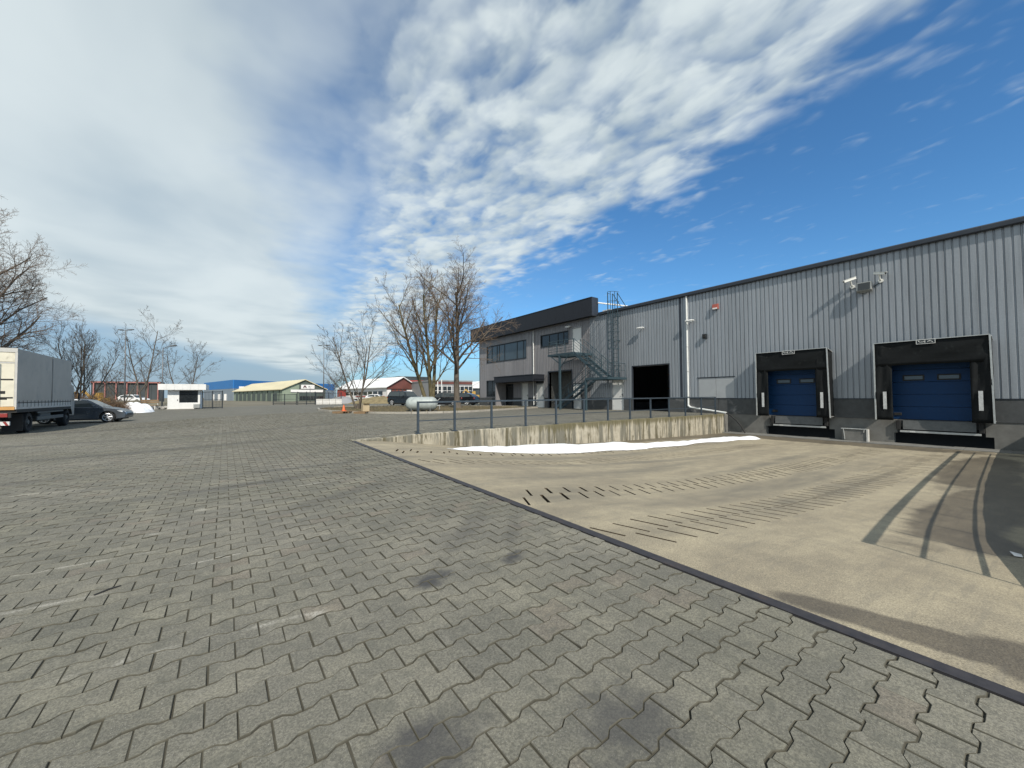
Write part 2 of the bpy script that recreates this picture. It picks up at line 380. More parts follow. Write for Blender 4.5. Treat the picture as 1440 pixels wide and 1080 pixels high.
mat('white_door', (.72, .72, .70), .5, var=.06, scale=6)
mat('white_pipe', (.74, .75, .73), .45, var=.08, scale=4)
mat('grey_panel', (.40, .415, .425), .5, .2, var=.06)
mat('teal_steel', (.042, .072, .090), .5, .15, var=.2, scale=10)
mat('rail_paint', (.045, .062, .080), .5, .2, var=.2, scale=10)
mat('dark_frame', (.018, .024, .030), .45, .1)
mat('window_glass', (.050, .070, .085), .06, 0., var=.2, scale=.8, spec=.9)
mat('dark_glass', (.015, .018, .020), .08, 0., var=.2, spec=.8)
mat('snow', (.80, .815, .84), .65, var=.05, scale=3, bump=1., bscale=9, fine=.05, grime=(.55, .53, .49), gscale=5., glo=.60, ghi=.80)
mat('bark_grey', (.115, .098, .080), .95, var=.35, scale=9, bump=.7, bscale=30, stretch=(1, 1, .3), spec=.2)
mat('bark_moss', (.125, .108, .062), .95, var=.35, scale=7, bump=.7, bscale=30, stretch=(1, 1, .3), spec=.2)
mat('twig_brown', (.165, .125, .095), .9, var=.2, spec=.2)
mat('twig_grey', (.105, .092, .080), .9, var=.2, spec=.2)
mat('brush_brown', (.135, .090, .058), .95, var=.4, scale=2, spec=.2)
mat('dry_grass', (.20, .165, .095), .95, var=.35, scale=2, spec=.2)
mat('tank_paint', (.36, .40, .39), .5, .1, var=.1, scale=6, grime=(.25, .28, .27), gscale=4)
mat('pallet_wood', (.24, .16, .09), .9, var=.25, scale=6)
mat('cone_orange', (.62, .13, .04), .6)
mat('cardboard', (.42, .34, .22), .85)
mat('car_grey', (.105, .118, .135), .25, .5, var=.05)
mat('car_dark', (.030, .040, .050), .25, .5, var=.05)
mat('car_black', (.014, .016, .019), .22, .3, var=.05)
mat('car_white', (.75, .75, .75), .3, var=.03)
mat('car_glass', (.03, .04, .042), .05, spec=.8, var=.1)
mat('cabin_seen', (.30, .36, .33), .3, var=.5, scale=4)
mat('tyre', (.018, .018, .019), .85, var=.2)
mat('alloy', (.62, .63, .64), .3, .6, var=.05)
mat('lamp_glass', (.75, .78, .80), .15, spec=.8, var=.05)
mat('tarp', (.46, .425, .375), .7, var=.12, scale=1.2, bump=.5, bscale=3, grime=(.33, .32, .30), gscale=.9)
mat('tarp_seam', (.34, .325, .30), .7)
mat('tarp_hem', (.50, .49, .46), .7, var=.12)
mat('cream_door', (.66, .62, .50), .6, var=.10, scale=3, grime=(.34, .30, .23), gscale=2.2, glo=.56, ghi=.80)
mat('orange_strip', (.55, .30, .10), .6, var=.2)
mat('chassis', (.022, .022, .022), .8, var=.3)
mat('tail_red', (.25, .03, .025), .4)
mat('plate_white', (.62, .62, .60), .5, var=.2, scale=20)
mat('hut_white', (.70, .70, .68), .55, var=.05, scale=2)
mat('far_blue', (.030, .175, .46), .55, var=.08, scale=.2)
mat('far_greyblue', (.22, .26, .30), .6, var=.1, scale=.3)
mat('far_green', (.24, .29, .22), .7, var=.12, scale=.5)
mat('far_dark_green', (.075, .095, .085), .7, var=.2, scale=.5)
mat('far_cream_roof', (.62, .55, .36), .6, var=.12, scale=.3, stretch=(1, .2, 1))
mat('far_white_roof', (.78, .78, .77), .6, var=.05, scale=.3)
mat('far_red', (.36, .055, .045), .6, var=.15, scale=.4)
mat('far_brown_red', (.14, .050, .040), .7, var=.3, scale=.5)
mat('far_white', (.72, .71, .69), .6, var=.08, scale=.4)
mat('far_dark', (.045, .055, .058), .6, var=.3, scale=.3)
mat('far_grey', (.26, .265, .27), .65, var=.12, scale=.4)
mat('pink_steel', (.36, .15, .13), .6, var=.2, scale=1)
mat('sign_white', (.78, .76, .74), .5, var=.03)
mat('sign_dark', (.075, .02, .025), .5)
mat('sign_grey', (.06, .09, .09), .5)
mat('yellow_machine', (.42, .26, .06), .5, var=.2)
mat('pale_concrete', (.52, .51, .48), .85, var=.15, scale=3)
mat('stone_pile', (.34, .33, .31), .9, var=.4, scale=6)
mat('lamp_grey', (.15, .155, .16), .5, .3, var=.1)
mat('camera_white', (.78, .78, .74), .4, var=.04)
mat('siren_red', (.34, .085, .06), .5)
mat('flood_grey', (.30, .31, .30), .45, .3, var=.1)

# ------------------------------------------------------------------ terrain
XE, YW, D = 2.68, 10.5, 23.3               # steel edge, retaining wall, warehouse front
YR = -.2                                    # the pit's other side wall
def sstep(a, b, v):
    q = np.clip((np.asarray(v, float)-a)/(b-a), 0, 1); return q*q*(3-2*q)
def zg(x, y):
    x = np.asarray(x, float); y = np.asarray(y, float)
    z = .19*sstep(-3, 6, x)*np.clip(y/11., 0, 1)
    z = z-.22*sstep(0, -6, x)*sstep(12, 26, y)*(1-sstep(40, 55, y))-.05*sstep(12, 23, x)
    z = z+np.where(y < -.05, .2*sstep(XE, 6.5, x), 0.)
    z = z-.12*sstep(55, 75, y)
    return z
def zgf(x, y): return float(zg(x, y))
PX_ = [XE, 3.6, 4.7, 7, 9.7, 13, 17.1, 20, D+.3]; PZ_ = [0., -.055, -.17, -.37, -.53, -.67, -.78, -.86, -.92]
def zp(x, y):
    e = .19*sstep(-3, 6, XE)*min(max(y/11., 0), 1)
    return float(np.interp(x, PX_, PZ_))+e*float(1-sstep(XE, 6.5, x))
rnd = random.Random(7)

def grid_sheet(name, xs, ys, zfn, keep, m):
    xs = sorted(set(xs)); ys = sorted(set(ys)); nx, ny = len(xs), len(ys)
    X, Y = np.meshgrid(xs, ys); Z = zfn(X, Y)
    vs = np.stack([X.ravel(), Y.ravel(), Z.ravel()], 1).tolist()
    fs = []
    for j in range(ny-1):
        for i in range(nx-1):
            if keep((xs[i]+xs[i+1])/2, (ys[j]+ys[j+1])/2): fs.append((j*nx+i, j*nx+i+1, (j+1)*nx+i+1, (j+1)*nx+i))
    me = bpy.data.meshes.new(name); me.from_pydata(vs, [], fs); me.materials.append(M[m]); me.shade_smooth(); me.update()
    o = bpy.data.objects.new(name, me); col.objects.link(o); o['kind'] = 'structure'
    return o
YX0, YX1, YY0, YY1 = -16., 23.9, -14., 62.     # extent of the paved yard
def in_pit(x, y): return XE-.04 < x and YR-.24 < y < YW+.24 and x < D+.6
TMAX = 27.
def stones(x, y):                                # laid as single stones: near the camera only
    dx, dy = x, y
    t = dx*math.sin(TH)+dy*math.cos(TH); s = dx*math.cos(TH)-dy*math.sin(TH)
    return (x < XE-.05 or (y > YW+.24 and x < 8.3)) and -1.6 < t < TMAX and -1.40*max(t, 0)-2.2 < s and y > -1.8 and s < 1.4*max(t, 0)+2.6 and y < 31 and x > -15.5
def zyard(X, Y):
    t = X*math.sin(TH)+Y*math.cos(TH); s = X*math.cos(TH)-Y*math.sin(TH)
    return zg(X, Y)
xs = [YX0, YX1, XE-.04, D+.6]+list(np.arange(-16, 24, .8))
ys = [YY0, YY1, YR-.24, YW+.24]+list(np.arange(-14, 62, .8))
# joint bed lies 14 mm under the stones; far paving at the stones' level
GXL = list(np.arange(-16, 2.6, .4))+[XE-.04]+list(np.arange(2.9, 8.4, .4))
GYL = sorted([y for y in np.arange(-2.2, 32.3, .4) if abs(y-(YW+.24)) > .1]+[YW+.24])
bed = grid_sheet('paving_bed', GXL, GYL,
                 lambda X, Y: zg(X, Y)-.0075, lambda x, y: stones(x, y), 'joint_sand')
yard = grid_sheet('paved_yard', GXL+list(np.arange(9.1, 23.3, .8))+[D+.6], sorted(GYL+list(np.arange(-14, -2.3, .8))+list(np.arange(32.6, 62.1, .8))+[YR-.24]),
                  lambda X, Y: zg(X, Y)-.004, lambda x, y: (not in_pit(x, y)) and (not stones(x, y)), 'yard')
far_lines = [-1500, -900, -500, -300, -200, -140, -100, -70, -45, -28]
grid_sheet('ground', far_lines+[YX0, -8, 0, 8, 16, YX1+.6, 40, 60, 80, 110, 150, 210, 300, 500, 900, 1500],
           [-600, -300, -120, -50, YY0, 0, 15, 30, 45, YY1, 70, 80, 95, 115, 140, 175, 220, 300, 450, 700, 1100, 1800],
           lambda X, Y: zg(X, Y)-.03, lambda x, y: not (YX0 < x < YX1+.6 and YY0 < y < YY1-.2), 'ground')

# ------------------------------------------------------------------ bone-shaped paving stones
PL, PW = .214, .137
def stone_outline():
    we, ww = PW/2+.0115, PW/2-.0115
    g1, g2 = .0022, .0026
    h = PL/2-g1; a = h-.034; w_ = .036
    right = [(-h, we-g2), (-a, we-g2), (-w_, ww-g2), (w_, ww-g2), (a, we-g2), (h, we-g2)]
    return right+[(-x, -y) for x, y in right]      # clockwise seen from above
OUT = stone_outline()
def clip_poly(poly, xmax):
    out = []
    for i, p in enumerate(poly):
        q = poly[(i+1) % len(poly)]
        if p[0] <= xmax: out.append(p)
        if (p[0] <= xmax) != (q[0] <= xmax):
            k = (xmax-p[0])/(q[0]-p[0]); out.append((xmax, p[1]+k*(q[1]-p[1])))
    return out
def stone_mesh(poly, chamfer=True):
    n = len(poly); cx = sum(p[0] for p in poly)/n; cy = sum(p[1] for p in poly)/n
    def inset(p, d):
        l = math.hypot(p[0]-cx, p[1]-cy); k = max(0, 1-d/max(l, 1e-6)); return (cx+(p[0]-cx)*k, cy+(p[1]-cy)*k)
    vs = [(x, y, -.02) for x, y in poly]+[(x, y, -.0030) for x, y in poly]+[(*inset(p, .0030), 0.) for p in poly]
    fs = []
    for r_ in range(2):
        for i in range(n): fs.append((r_*n+i, (r_)*n+(i+1) % n, (r_+1)*n+(i+1) % n, (r_+1)*n+i))
    fs = [f[::-1] for f in fs]; fs.append(tuple(range(2*n, 3*n))[::-1])
    return vs, fs
def edge_dirt(me):                               # quads are the sides and chamfers, the top is a larger polygon
    for p in me.polygons:
        if len(p.vertices) == 4 and abs(p.normal.z) < .97: p.material_index = 1
TV, TF = stone_mesh(OUT)
def lay_stones():
    cells = []
    i0 = int(-17/PW); i1 = int(32/PW)
    for j in range(i0, i1):
        yc = .65+j*PW
        off = PL/2 if j % 2 else 0.
        for k in range(int(-19/PL), 2+int(9/PL)):
            xc = 2.09-PL/2+off+k*PL
            if yc > YW+.24+PW*.6:
                if not stones(xc, yc): continue
            elif xc-PL/2 > XE-.10 or not stones(min(xc, XE-.06), yc): continue
            cells.append((xc, yc))
    # how large each stone shows in the picture
    def shown(c):
        p = Vector((c[0], c[1], -CAMH)); z = p.dot(fwd)
        if z < .3: return 0
        a, b_ = p.dot(cr)/z, p.dot(cu)/z
        if abs(a) > 1.33 or b_ < -1.0: return 0
        return CAMH/z**3
    order = sorted(range(len(cells)), key=lambda i: -shown(cells[i]))
    near = set(order[:300])
    base = bpy.data.meshes.new('stone'); base.from_pydata(TV, [], TF); base.materials.append(M['paver']); base.materials.append(M['joint_dirt']); edge_dirt(base); base.update()
    rs = random.Random(3)
    V = []; F = []; tone = []
    tv = np.array(TV); nv = 0
    for i, (xc, yc) in enumerate(cells):
        z = zgf(xc, yc)+rs.uniform(-.003, .003); dz = rs.gauss(0, .010), rs.gauss(0, .010); a = rs.gauss(0, .009)
        jx, jy = rs.gauss(0, .0010), rs.gauss(0, .0008)
        cut = XE-.045-xc < PL/2 and yc <= YW+.24+PW*.6
        if i in near:
            me = base
            if cut:
                v_, f_ = stone_mesh(clip_poly(OUT, XE-.045-xc))
                me = bpy.data.meshes.new('cut_stone'); me.from_pydata(v_, [], f_); me.materials.append(M['paver']); me.materials.append(M['joint_dirt']); edge_dirt(me); me.update()
            o = bpy.data.objects.new('paving_stone', me); col.objects.link(o); o.parent = yard
            o.location = (xc+jx, yc+jy, z); o.rotation_euler = (dz[0], dz[1], a)
            continue
        if cut:
            poly = clip_poly(OUT, XE-.045-xc)
            if len(poly) < 3: continue
            v_, f_ = stone_mesh(poly); v_ = np.array(v_)
        else: v_, f_ = tv, TF
        v2 = v_.copy()
        v2[:, 0] = xc+jx+v_[:, 0]-a*v_[:, 1]; v2[:, 1] = yc+jy+v_[:, 1]+a*v_[:, 0]
        v2[:, 2] = z+v_[:, 2]+dz[0]*v_[:, 1]-dz[1]*v_[:, 0]
        V.append(v2); F += [tuple(q+nv for q in f) for f in f_]; nv += len(v2); tone.append(np.full(len(v2), rs.random()))
    V = np.concatenate(V); T = np.concatenate(tone)
    me = bpy.data.meshes.new('paving_stones'); me.from_pydata(V.tolist(), [], F); me.materials.append(M['paver_far']); me.materials.append(M['joint_dirt']); edge_dirt(me)
    at = me.attributes.new('tone', 'FLOAT', 'POINT'); at.data.foreach_set('value', T.astype(np.float32)); me.update()
    o = bpy.data.objects.new('paving_stones', me); col.objects.link(o); o.parent = yard; o['kind'] = 'stuff'
    print('stones', len(cells))
lay_stones()

# ------------------------------------------------------------------ loading pit floor with cut grooves
def pit_floor():
    G = []
    def row(x0, y0, y1, ang, pitch, x1):
        L = (y0-y1)/abs(math.sin(R(ang))); dx = math.cos(R(ang)); dy = math.sin(R(ang))
        x = x0; k = 0
        while x < x1:
            w = .0185+rnd.uniform(-.004, .004); l = L*rnd.uniform(.90, 1.04)*(1+.055*max(0, x-5)); fill = rnd.random()
            if fill > .03+.12*max(0, (x-12)/8):
                ax, ay = x+rnd.uniform(-.01, .01), y0+rnd.uniform(-.015, .015); bx, by = ax+dx*l, ay+dy*l
                nx_, ny_ = -dy*w, dx*w
                if min(ax, bx) > XE+.09: G.append([(ax+nx_, ay+ny_), (bx+nx_, by+ny_), (bx-nx_, by-ny_), (ax-nx_, ay-ny_)])
            x += pitch*rnd.uniform(.97, 1.03); k += 1
    row(2.80, 2.55, 2.20, -71, .31, 19.5); row(3.07, 2.235, 1.88, -71, .31, 19.5)
    row(3.27, 4.10, 3.77, -117, .33, 19.5); row(2.95, 3.79, 3.45, -117, .33, 19.5)
    row(3.20, 8.71, 8.34, -116, .325, 18.); row(3.20, 8.37, 8.02, -116, .325, 18.)
    row(2.99, 7.08, 6.75, -74, .32, 18.); row(3.15, 6.77, 6.44, -74, .32, 18.)
    x0, x1, y0, y1 = XE+.05, D+.02, YR, YW
    vs = []; es = []; fs = []
    gx = list(np.linspace(x0, x1, 32)); gy = list(np.linspace(y0, y1, 12))
    border = [(x, y0) for x in gx]+[(x1, y) for y in gy[1:]]+[(x, y1) for x in gx[::-1][1:]]+[(x0, y) for y in gy[::-1][1:-1]]
    vs += border; nb = len(border); es += [(i, (i+1) % nb) for i in range(nb)]
    for x in gx[1:-1]:
        for y in gy[1:-1]: vs.append((x, y))
    for g in G:
        b = len(vs); vs += g; fs.append(b); es += [(b, b+1), (b+1, b+2), (b+2, b+3), (b+3, b)]
    ov, oe, of, orv, _, _ = delaunay_2d_cdt([Vector(v) for v in vs], es, [], 0, 1e-5)
    gid = [((q[0]-fs[0])//4 if q and q[0] >= fs[0] else -1-i) for i, q in enumerate(orv)]
    m = MB(); top = [(v.x, v.y, zp(v.x, v.y)) for v in ov]
    m.v = list(top); low = {}
    for f in of:                                    # a triangle with all corners on one groove lies inside it
        if not (gid[f[0]] == gid[f[1]] == gid[f[2]]): m.f.append(tuple(f))
    for g in G:                                     # groove walls and bottoms
        q = [(x, y, zp(x, y)) for x, y in g]; b = len(m.v)
        m.v += q+[(x, y, z-.05) for x, y, z in q]
        for i in range(4): j = (i+1) % 4; m.f.append((b+i, b+j, b+4+j, b+4+i))
        m.f.append((b+4, b+5, b+6, b+7))
    nt = len(m.f)-5*len(G)
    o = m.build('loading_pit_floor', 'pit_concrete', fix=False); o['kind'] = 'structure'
    o.data.materials.append(M['groove_dirt'])
    for p in o.data.polygons[nt:]: p.material_index = 1
    return o
pit = pit_floor()
mm = MB()
n_ = 24
for i in range(n_):
    ya, yb = YR-.24+(YW-YR+.24)*i/n_, YR-.24+(YW-YR+.24)*(i+1)/n_
    za, zb = zgf(XE-.05, max(ya, 0))+.004, zgf(XE-.05, max(yb, 0))+.004
    p = [(XE-.036, ya, za), (XE+.052, ya, za), (XE-.036, yb, zb), (XE+.052, yb, zb)]
    mm.quad(p[0], p[1], p[3], p[2]); mm.quad(p[1], (p[1][0], ya, za-.10), (p[3][0], yb, zb-.10), p[3]); mm.quad(p[0], p[2], (p[2][0], yb, zb-.03), (p[0][0], ya, za-.03))
o = mm.build('steel_edge_strip', 'steel_edge'); o['kind'] = 'structure'

# concrete strip along the dock wall foot, one slab per bay
for i, (ya, yb) in enumerate([(-.19, 1.7), (1.71, 3.6), (3.61, 5.5), (5.51, 7.4), (7.41, 9.2), (9.21, 10.48)]):
    q = part('apron_slab', 'pit_wall', pit, lambda m: m.prism([(D-1.05, -1.1), (D-.03, -1.1), (D-.03, zp(D-.03, 5)+.045), (D-1.05, zp(D-1.05, 5)+.03)], 1, ya, yb), bevel=.008)

# ------------------------------------------------------------------ retaining wall, railing, snow
def retaining_wall(name, y0, y1, xa, xb, label):
    face = lambda x: zgf(x, 11.)+.012 if y0 > 5 else zgf(x, -1.)+.012
    rt = empty(name, (xa, (y0+y1)/2, 0), label, 'retaining wall')
    N = 48; m = MB()
    for i in range(N+1):
        x = xa+(xb-xa)*i/N; zt = face(x)+.006*math.sin(x*3.1); zb_ = zp(x, y0)-.25
        ch = .02
        m.v += [(x, y0, zb_), (x, y0, zt-ch), (x, y0+ch, zt), (x, y1-ch, zt), (x, y1, zt-ch), (x, y1, zb_)]
    for i in range(N):
        for k in range(5): m.f.append((i*6+k, (i+1)*6+k, (i+1)*6+k+1, i*6+k+1))
    m.f.append(tuple(range(6))); m.f.append(tuple(range(N*6, N*6+6))[::-1])
    m.build('wall_body', 'stained_concrete', rt)
    return rt
rw = retaining_wall('retaining_wall', YW, YW+.24, XE-.03, 22.58, 'stained concrete retaining wall along the raised yard, streaked with moss, under the railing')
part('wall_return', 'pit_wall', rw, lambda m: m.box(22.585, D-.035, YW+.10, YW+.27, -1.1, .135), bevel=.01)
retaining_wall('retaining_wall', YR-.24, YR, XE+.35, D-.05, 'concrete wall on the near side of the loading pit, casting shade on it')

def railing(name, posts, y, z0f, top, label, mid_pattern, pw=.03, tw=.028, mw=.014):
    rt = empty(name, (posts[0], y, 0), label, 'railing')
    for i, x in enumerate(posts):
        zb_ = z0f(x)
        p = part('post', 'rail_paint', rt, lambda m: m.box(x-pw, x+pw, y-pw, y+pw, zb_, top), bevel=.004)
        part('base_plate', 'rail_paint', p, lambda m: m.box(x-.08, x+.08, y-.07, y+.07, zb_, zb_+.012))
    part('top_rail', 'rail_paint', rt, lambda m: m.box(posts[0]-.03, posts[-1]+.03, y-tw, y+tw, top+.001, top+.001+tw*1.8), bevel=.006)
    for a, b in zip(posts[:-1], posts[1:]):
        for h in mid_pattern:
            part('mid_rail', 'rail_paint', rt, lambda m: m.box(a+pw, b-pw, y-.012, y+.012, h-mw, h+mw))
    return rt
POSTS = [4.48, 5.66, 7.01, 8.43, 9.87, 11.35, 12.79, 14.26, 15.78, 17.29, 18.75, 20.32, 21.84]
railing('guard_railing', POSTS, YW+.11, lambda x: zgf(x, 11.)+.016, 1.07, 'blue-grey steel guard railing standing on the stained concrete wall', (.56,))
railing('guard_railing', [4.7+i*1.02 for i in range(17)], YR-.12, lambda x: zgf(x, -1.)+.016, 1.05, 'steel railing on the near side of the loading pit, throwing barred shadow', (.38, .72), .010, .030, .009)

def snow_patch(name, pts, zf, hmax, label, seed=1, step=.07, group=None):
    """low snow heap over a closed outline; height falls off to the rim"""
    rs = random.Random(seed); c = np.array(pts, float)
    n = len(c); dense = []
    for i in range(n):                               # Catmull-Rom outline
        p0, p1, p2, p3 = c[i-1], c[i], c[(i+1) % n], c[(i+2) % n]
        for k in range(6):
            t = k/6.; dense.append(.5*((2*p1)+(-p0+p2)*t+(2*p0-5*p1+4*p2-p3)*t*t+(-p0+3*p1-3*p2+p3)*t**3)+np.array([rs.gauss(0, .02), rs.gauss(0, .02)]))
    P = np.array(dense); cen = P.mean(0)
    xs_ = np.arange(P[:, 0].min(), P[:, 0].max(), step); ys_ = np.arange(P[:, 1].min(), P[:, 1].max(), step)
    X, Y = np.meshgrid(xs_, ys_); pts2 = np.stack([X.ravel(), Y.ravel()], 1)
    ins = np.zeros(len(pts2), bool)
    A = P; B = np.roll(P, -1, 0)
    for a, b in zip(A, B):
        cond = (a[1] > pts2[:, 1]) != (b[1] > pts2[:, 1])
        xi = (b[0]-a[0])*(pts2[:, 1]-a[1])/(b[1]-a[1]+1e-9)+a[0]
        ins ^= cond & (pts2[:, 0] < xi)
    dmin = np.full(len(pts2), 9.)
    for a, b in zip(A, B):
        ab = b-a; t = np.clip(((pts2-a)@ab)/(ab@ab+1e-9), 0, 1); dmin = np.minimum(dmin, np.hypot(*(pts2-a-t[:, None]*ab).T))
    keep = ins & (dmin > step*.5)
    inner = pts2[keep]; di = dmin[keep]
    W = di.max()
    h = hmax*(1-np.exp(-di/(.30*W)))*(.8+.25*np.sin(inner[:, 0]*2.3+seed)*np.cos(inner[:, 1]*3.1)+.12*np.sin(inner[:, 0]*7.7+inner[:, 1]*5.)+.05*np.sin(inner[:, 0]*21)*np.sin(inner[:, 1]*17))
    vs = [Vector(p) for p in P]+[Vector(p) for p in inner]
    ov, oe, of, _, _, orig = delaunay_2d_cdt(vs, [], [list(range(len(P)))], 0, 1e-5)
    hh = {}
    for i, p in enumerate(inner): hh[(round(p[0], 4), round(p[1], 4))] = h[i]
    m = MB(); m.v = [(v.x, v.y, zf(v.x, v.y)+.006+hh.get((round(v.x, 4), round(v.y, 4)), 0.)) for v in ov]
    m.f = [tuple(f) for f, og in zip(of, orig) if og]
    o = m.build(name, 'snow', smooth=True)
    return tag(o, label, 'snow', group)
snow_patch('snow_patch', [(4.75, 9.35), (5.4, 9.0), (6.3, 8.75), (7.6, 8.35), (8.6, 8.2), (10, 8.35), (11.2, 8.1), (12.6, 8.3), (14.2, 8.15), (15.8, 8.35), (17.4, 8.05), (18.8, 8.1), (19.8, 7.75), (20.5, 7.95), (20.4, 8.5), (18.8, 8.95), (17., 8.95), (15.2, 8.9), (13.4, 9.1), (11.8, 9.5), (10.2, 9.8), (8.8, 9.95), (7.6, 10.05), (6.6, 9.75), (5.6, 9.5)],
           zp, .17, 'long strip of melting snow on the pit floor below the concrete wall', 4, .09)

# ------------------------------------------------------------------ warehouse
wh = empty('warehouse', (D, 12., 0), 'long grey ribbed metal warehouse with two loading docks and an office end', 'warehouse')
ZE, ZC, ZF = 7.42, 1.03, .13               # eave, cladding foot, floor
OPEN = {                                    # y0, y1, z0, z1
    'dock1': (6.10, 8.55, ZF, 2.75), 'dock2': (1.28, 3.90, ZF, 2.75),
    'gate': (14.23, 17.03, ZF, 3.24), 'door_a': (17.85, 18.84, ZF, 2.33),
    'upper_door': (21.93, 22.94, 4.60, 6.80), 'win1': (29.12, 36.05, 4.88, 6.60), 'win2': (23.42, 26.92, 5.66, 6.68),
    'low_win': (34.17, 36.1, 1.20, 2.85), 'glass_door': (31.25, 32.5, ZF, 2.37), 'door_b': (28.88, 29.85, ZF, 2.42),
    'door_c': (26.63, 27.65, ZF, 2.25), 'fan_light': (26.70, 27.60, 2.42, 3.10), 'recess': (23.05, 25.9, ZF, 3.30), 'door_d': (21.98, 22.95, ZF, 2.20)}
PITCH_R = .21
def prof_x(y):                              # depth of the ribbed sheet in front of the wall plane
    q = (y % PITCH_R)
    for (a, xa), (b, xb) in zip([(0, .040), (.142, .040), (.160, 0.), (.190, 0.), (.2065, .040)], [(.142, .040), (.160, 0.), (.190, 0.), (.2065, .040), (PITCH_R+1e-6, .040)]):
        if a <= q <= b: return xa+(xb-xa)*(q-a)/(b-a)
    return .040
def clad_strip(ya, yb, z0, z1, holes):
    br = {ya, yb}
    k0 = int(math.floor(ya/PITCH_R))-1
    while k0*PITCH_R < yb+PITCH_R:
        for q in (0, .142, .160, .190, .2065):
            v = k0*PITCH_R+q
            if ya < v < yb: br.add(v)
        k0 += 1
    for h in holes:
        for v in h[:2]:
            if ya < v < yb: br.add(v)
    br = sorted(br); m = MB()
    for a, b in zip(br[:-1], br[1:]):
        if b-a < 1e-5: continue
        segs = [(z0, z1)]; mid = (a+b)/2
        for h in holes:
            if h[0] < mid < h[1]:
                ns = []
                for s0, s1 in segs:
                    if h[3] <= s0 or h[2] >= s1: ns.append((s0, s1)); continue
                    if h[2] > s0: ns.append((s0, h[2]))
                    if h[3] < s1: ns.append((h[3], s1))
                segs = ns
        xa, xb = D-prof_x(a+1e-7), D-prof_x(b-1e-7)
        for s0, s1 in segs: m.quad((xa, a, s0), (xa, a, s1), (xb, b, s1), (xb, b, s0))
    return m
panel_hole = (10.21, 12.28, ZC, 2.24)
clad_holes = list(OPEN.values())+[panel_hole]
SW = 5*PITCH_R
full = None
k = int(-14/SW)
while k*SW < 37.6:
    ya, yb = max(-14., k*SW), min(37.6, (k+1)*SW); k += 1
    z0 = ZC if ya < 37.7 else ZF
    hs = [h for h in clad_holes if h[0] < yb and h[1] > ya and h[3] > z0]
    mname = 'cladding' if ya < 20.9 else 'office_cladding'
    if not hs and yb-ya > SW-.01 and full and ya < 20.9:
        o = bpy.data.objects.new('cladding_sheet', full); col.objects.link(o); o.parent = wh; o.location = (0, ya-full_y, 0)
    else:
        mb = clad_strip(ya, yb, z0, ZE, hs)
        if not mb.f: continue
        o = mb.build('cladding_sheet', mname, wh, fix=False)
        if not hs and yb-ya > SW-.01 and not full: full = o.data; full_y = ya

def wall_with_holes(name, m_, x0, x1, y0, y1, z0, z1, holes, parent):
    ysb = sorted({y0, y1}|{v for h in holes for v in h[:2] if y0 < v < y1}); m = MB()
    for a, b in zip(ysb[:-1], ysb[1:]):
        mid = (a+b)/2; segs = [(z0, z1)]
        for h in holes:
            if h[0] < mid < h[1]:
                ns = []
                for s0, s1 in segs:
                    if h[3] <= s0 or h[2] >= s1: ns.append((s0, s1)); continue
                    if h[2] > s0+1e-4: ns.append((s0, h[2]))
                    if h[3] < s1-1e-4: ns.append((h[3], s1))
                segs = ns
        for s0, s1 in segs: m.box(x0, x1, a, b, s0, s1)
    return m.build(name, m_, parent)
wall_with_holes('inner_wall', 'inner_wall', D+.035, D+.20, -14, 37.6, ZF-.05, ZE+.1, list(OPEN.values()), wh)
part('end_wall', 'office_cladding', wh, lambda m: m.box(D+.2, D+38, 37.45, 37.6, -.1, ZE))
part('end_wall', 'cladding', wh, lambda m: m.box(D+.2, D+38, -14, -13.85, -.3, ZE))
part('back_wall', 'cladding', wh, lambda m: m.box(D+37.85, D+38, -14, 37.6, -.3, ZE))
part('floor', 'inner_wall', wh, lambda m: m.box(D+.05, D+37.8, -13.8, 37.4, ZF-.3, ZF-.004))
part('roof', 'dark_trim', wh, lambda m: m.prism([(D-.05, ZE+.02), (D+19, ZE+1.5), (D+38.1, ZE+.02), (D+38.1, ZE+.12), (D+19, ZE+1.62), (D-.05, ZE+.12)], 1, -14.1, 37.6))
# gutter board in lengths, with joints
for i in range(9):
    a = -14+i*3.78; b = a+3.775
    part('eave_flashing', 'dark_trim', wh, lambda m: m.prism([(D+.06, ZE-.02), (D-.15, ZE-.02), (D-.19, ZE+.02), (D-.19, ZE+.17), (D-.12, ZE+.225), (D+.06, ZE+.225)], 1, a, b))
part('corner_trim', 'dark_trim', wh, lambda m: m.box(D-.05, D+.2, 37.56, 37.64, ZF, ZE))
part('joint_cover', 'dark_trim', wh, lambda m: m.box(D-.05, D-.003, 13.30, 13.46, ZC, ZE-.03))
part('drip_flashing', 'dark_trim', wh, lambda m: [m.box(D-.075, D+.03, a, b, ZC-.028, ZC-.002) for a, b in ((-14, .93), (4.23, 5.75), (8.88, 14.22), (17.04, 17.84), (18.85, 21.97), (27.66, 28.87), (29.86, 31.24), (32.51, 34.16))])
# dado panels
for a, b in [(-14, -7.0), (-6.98, -.25), (-.23, .95), (4.22, 5.76), (8.88, 11.1), (11.12, 14.20), (17.06, 17.82), (18.87, 21.95), (27.68, 28.85), (29.88, 31.22), (32.53, 35), (35.02, 37.58)]:
    part('dado_panel', 'dado', wh, lambda m: m.box(D-.055, D+.03, a, b, ZF, ZC-.03), bevel=.006)
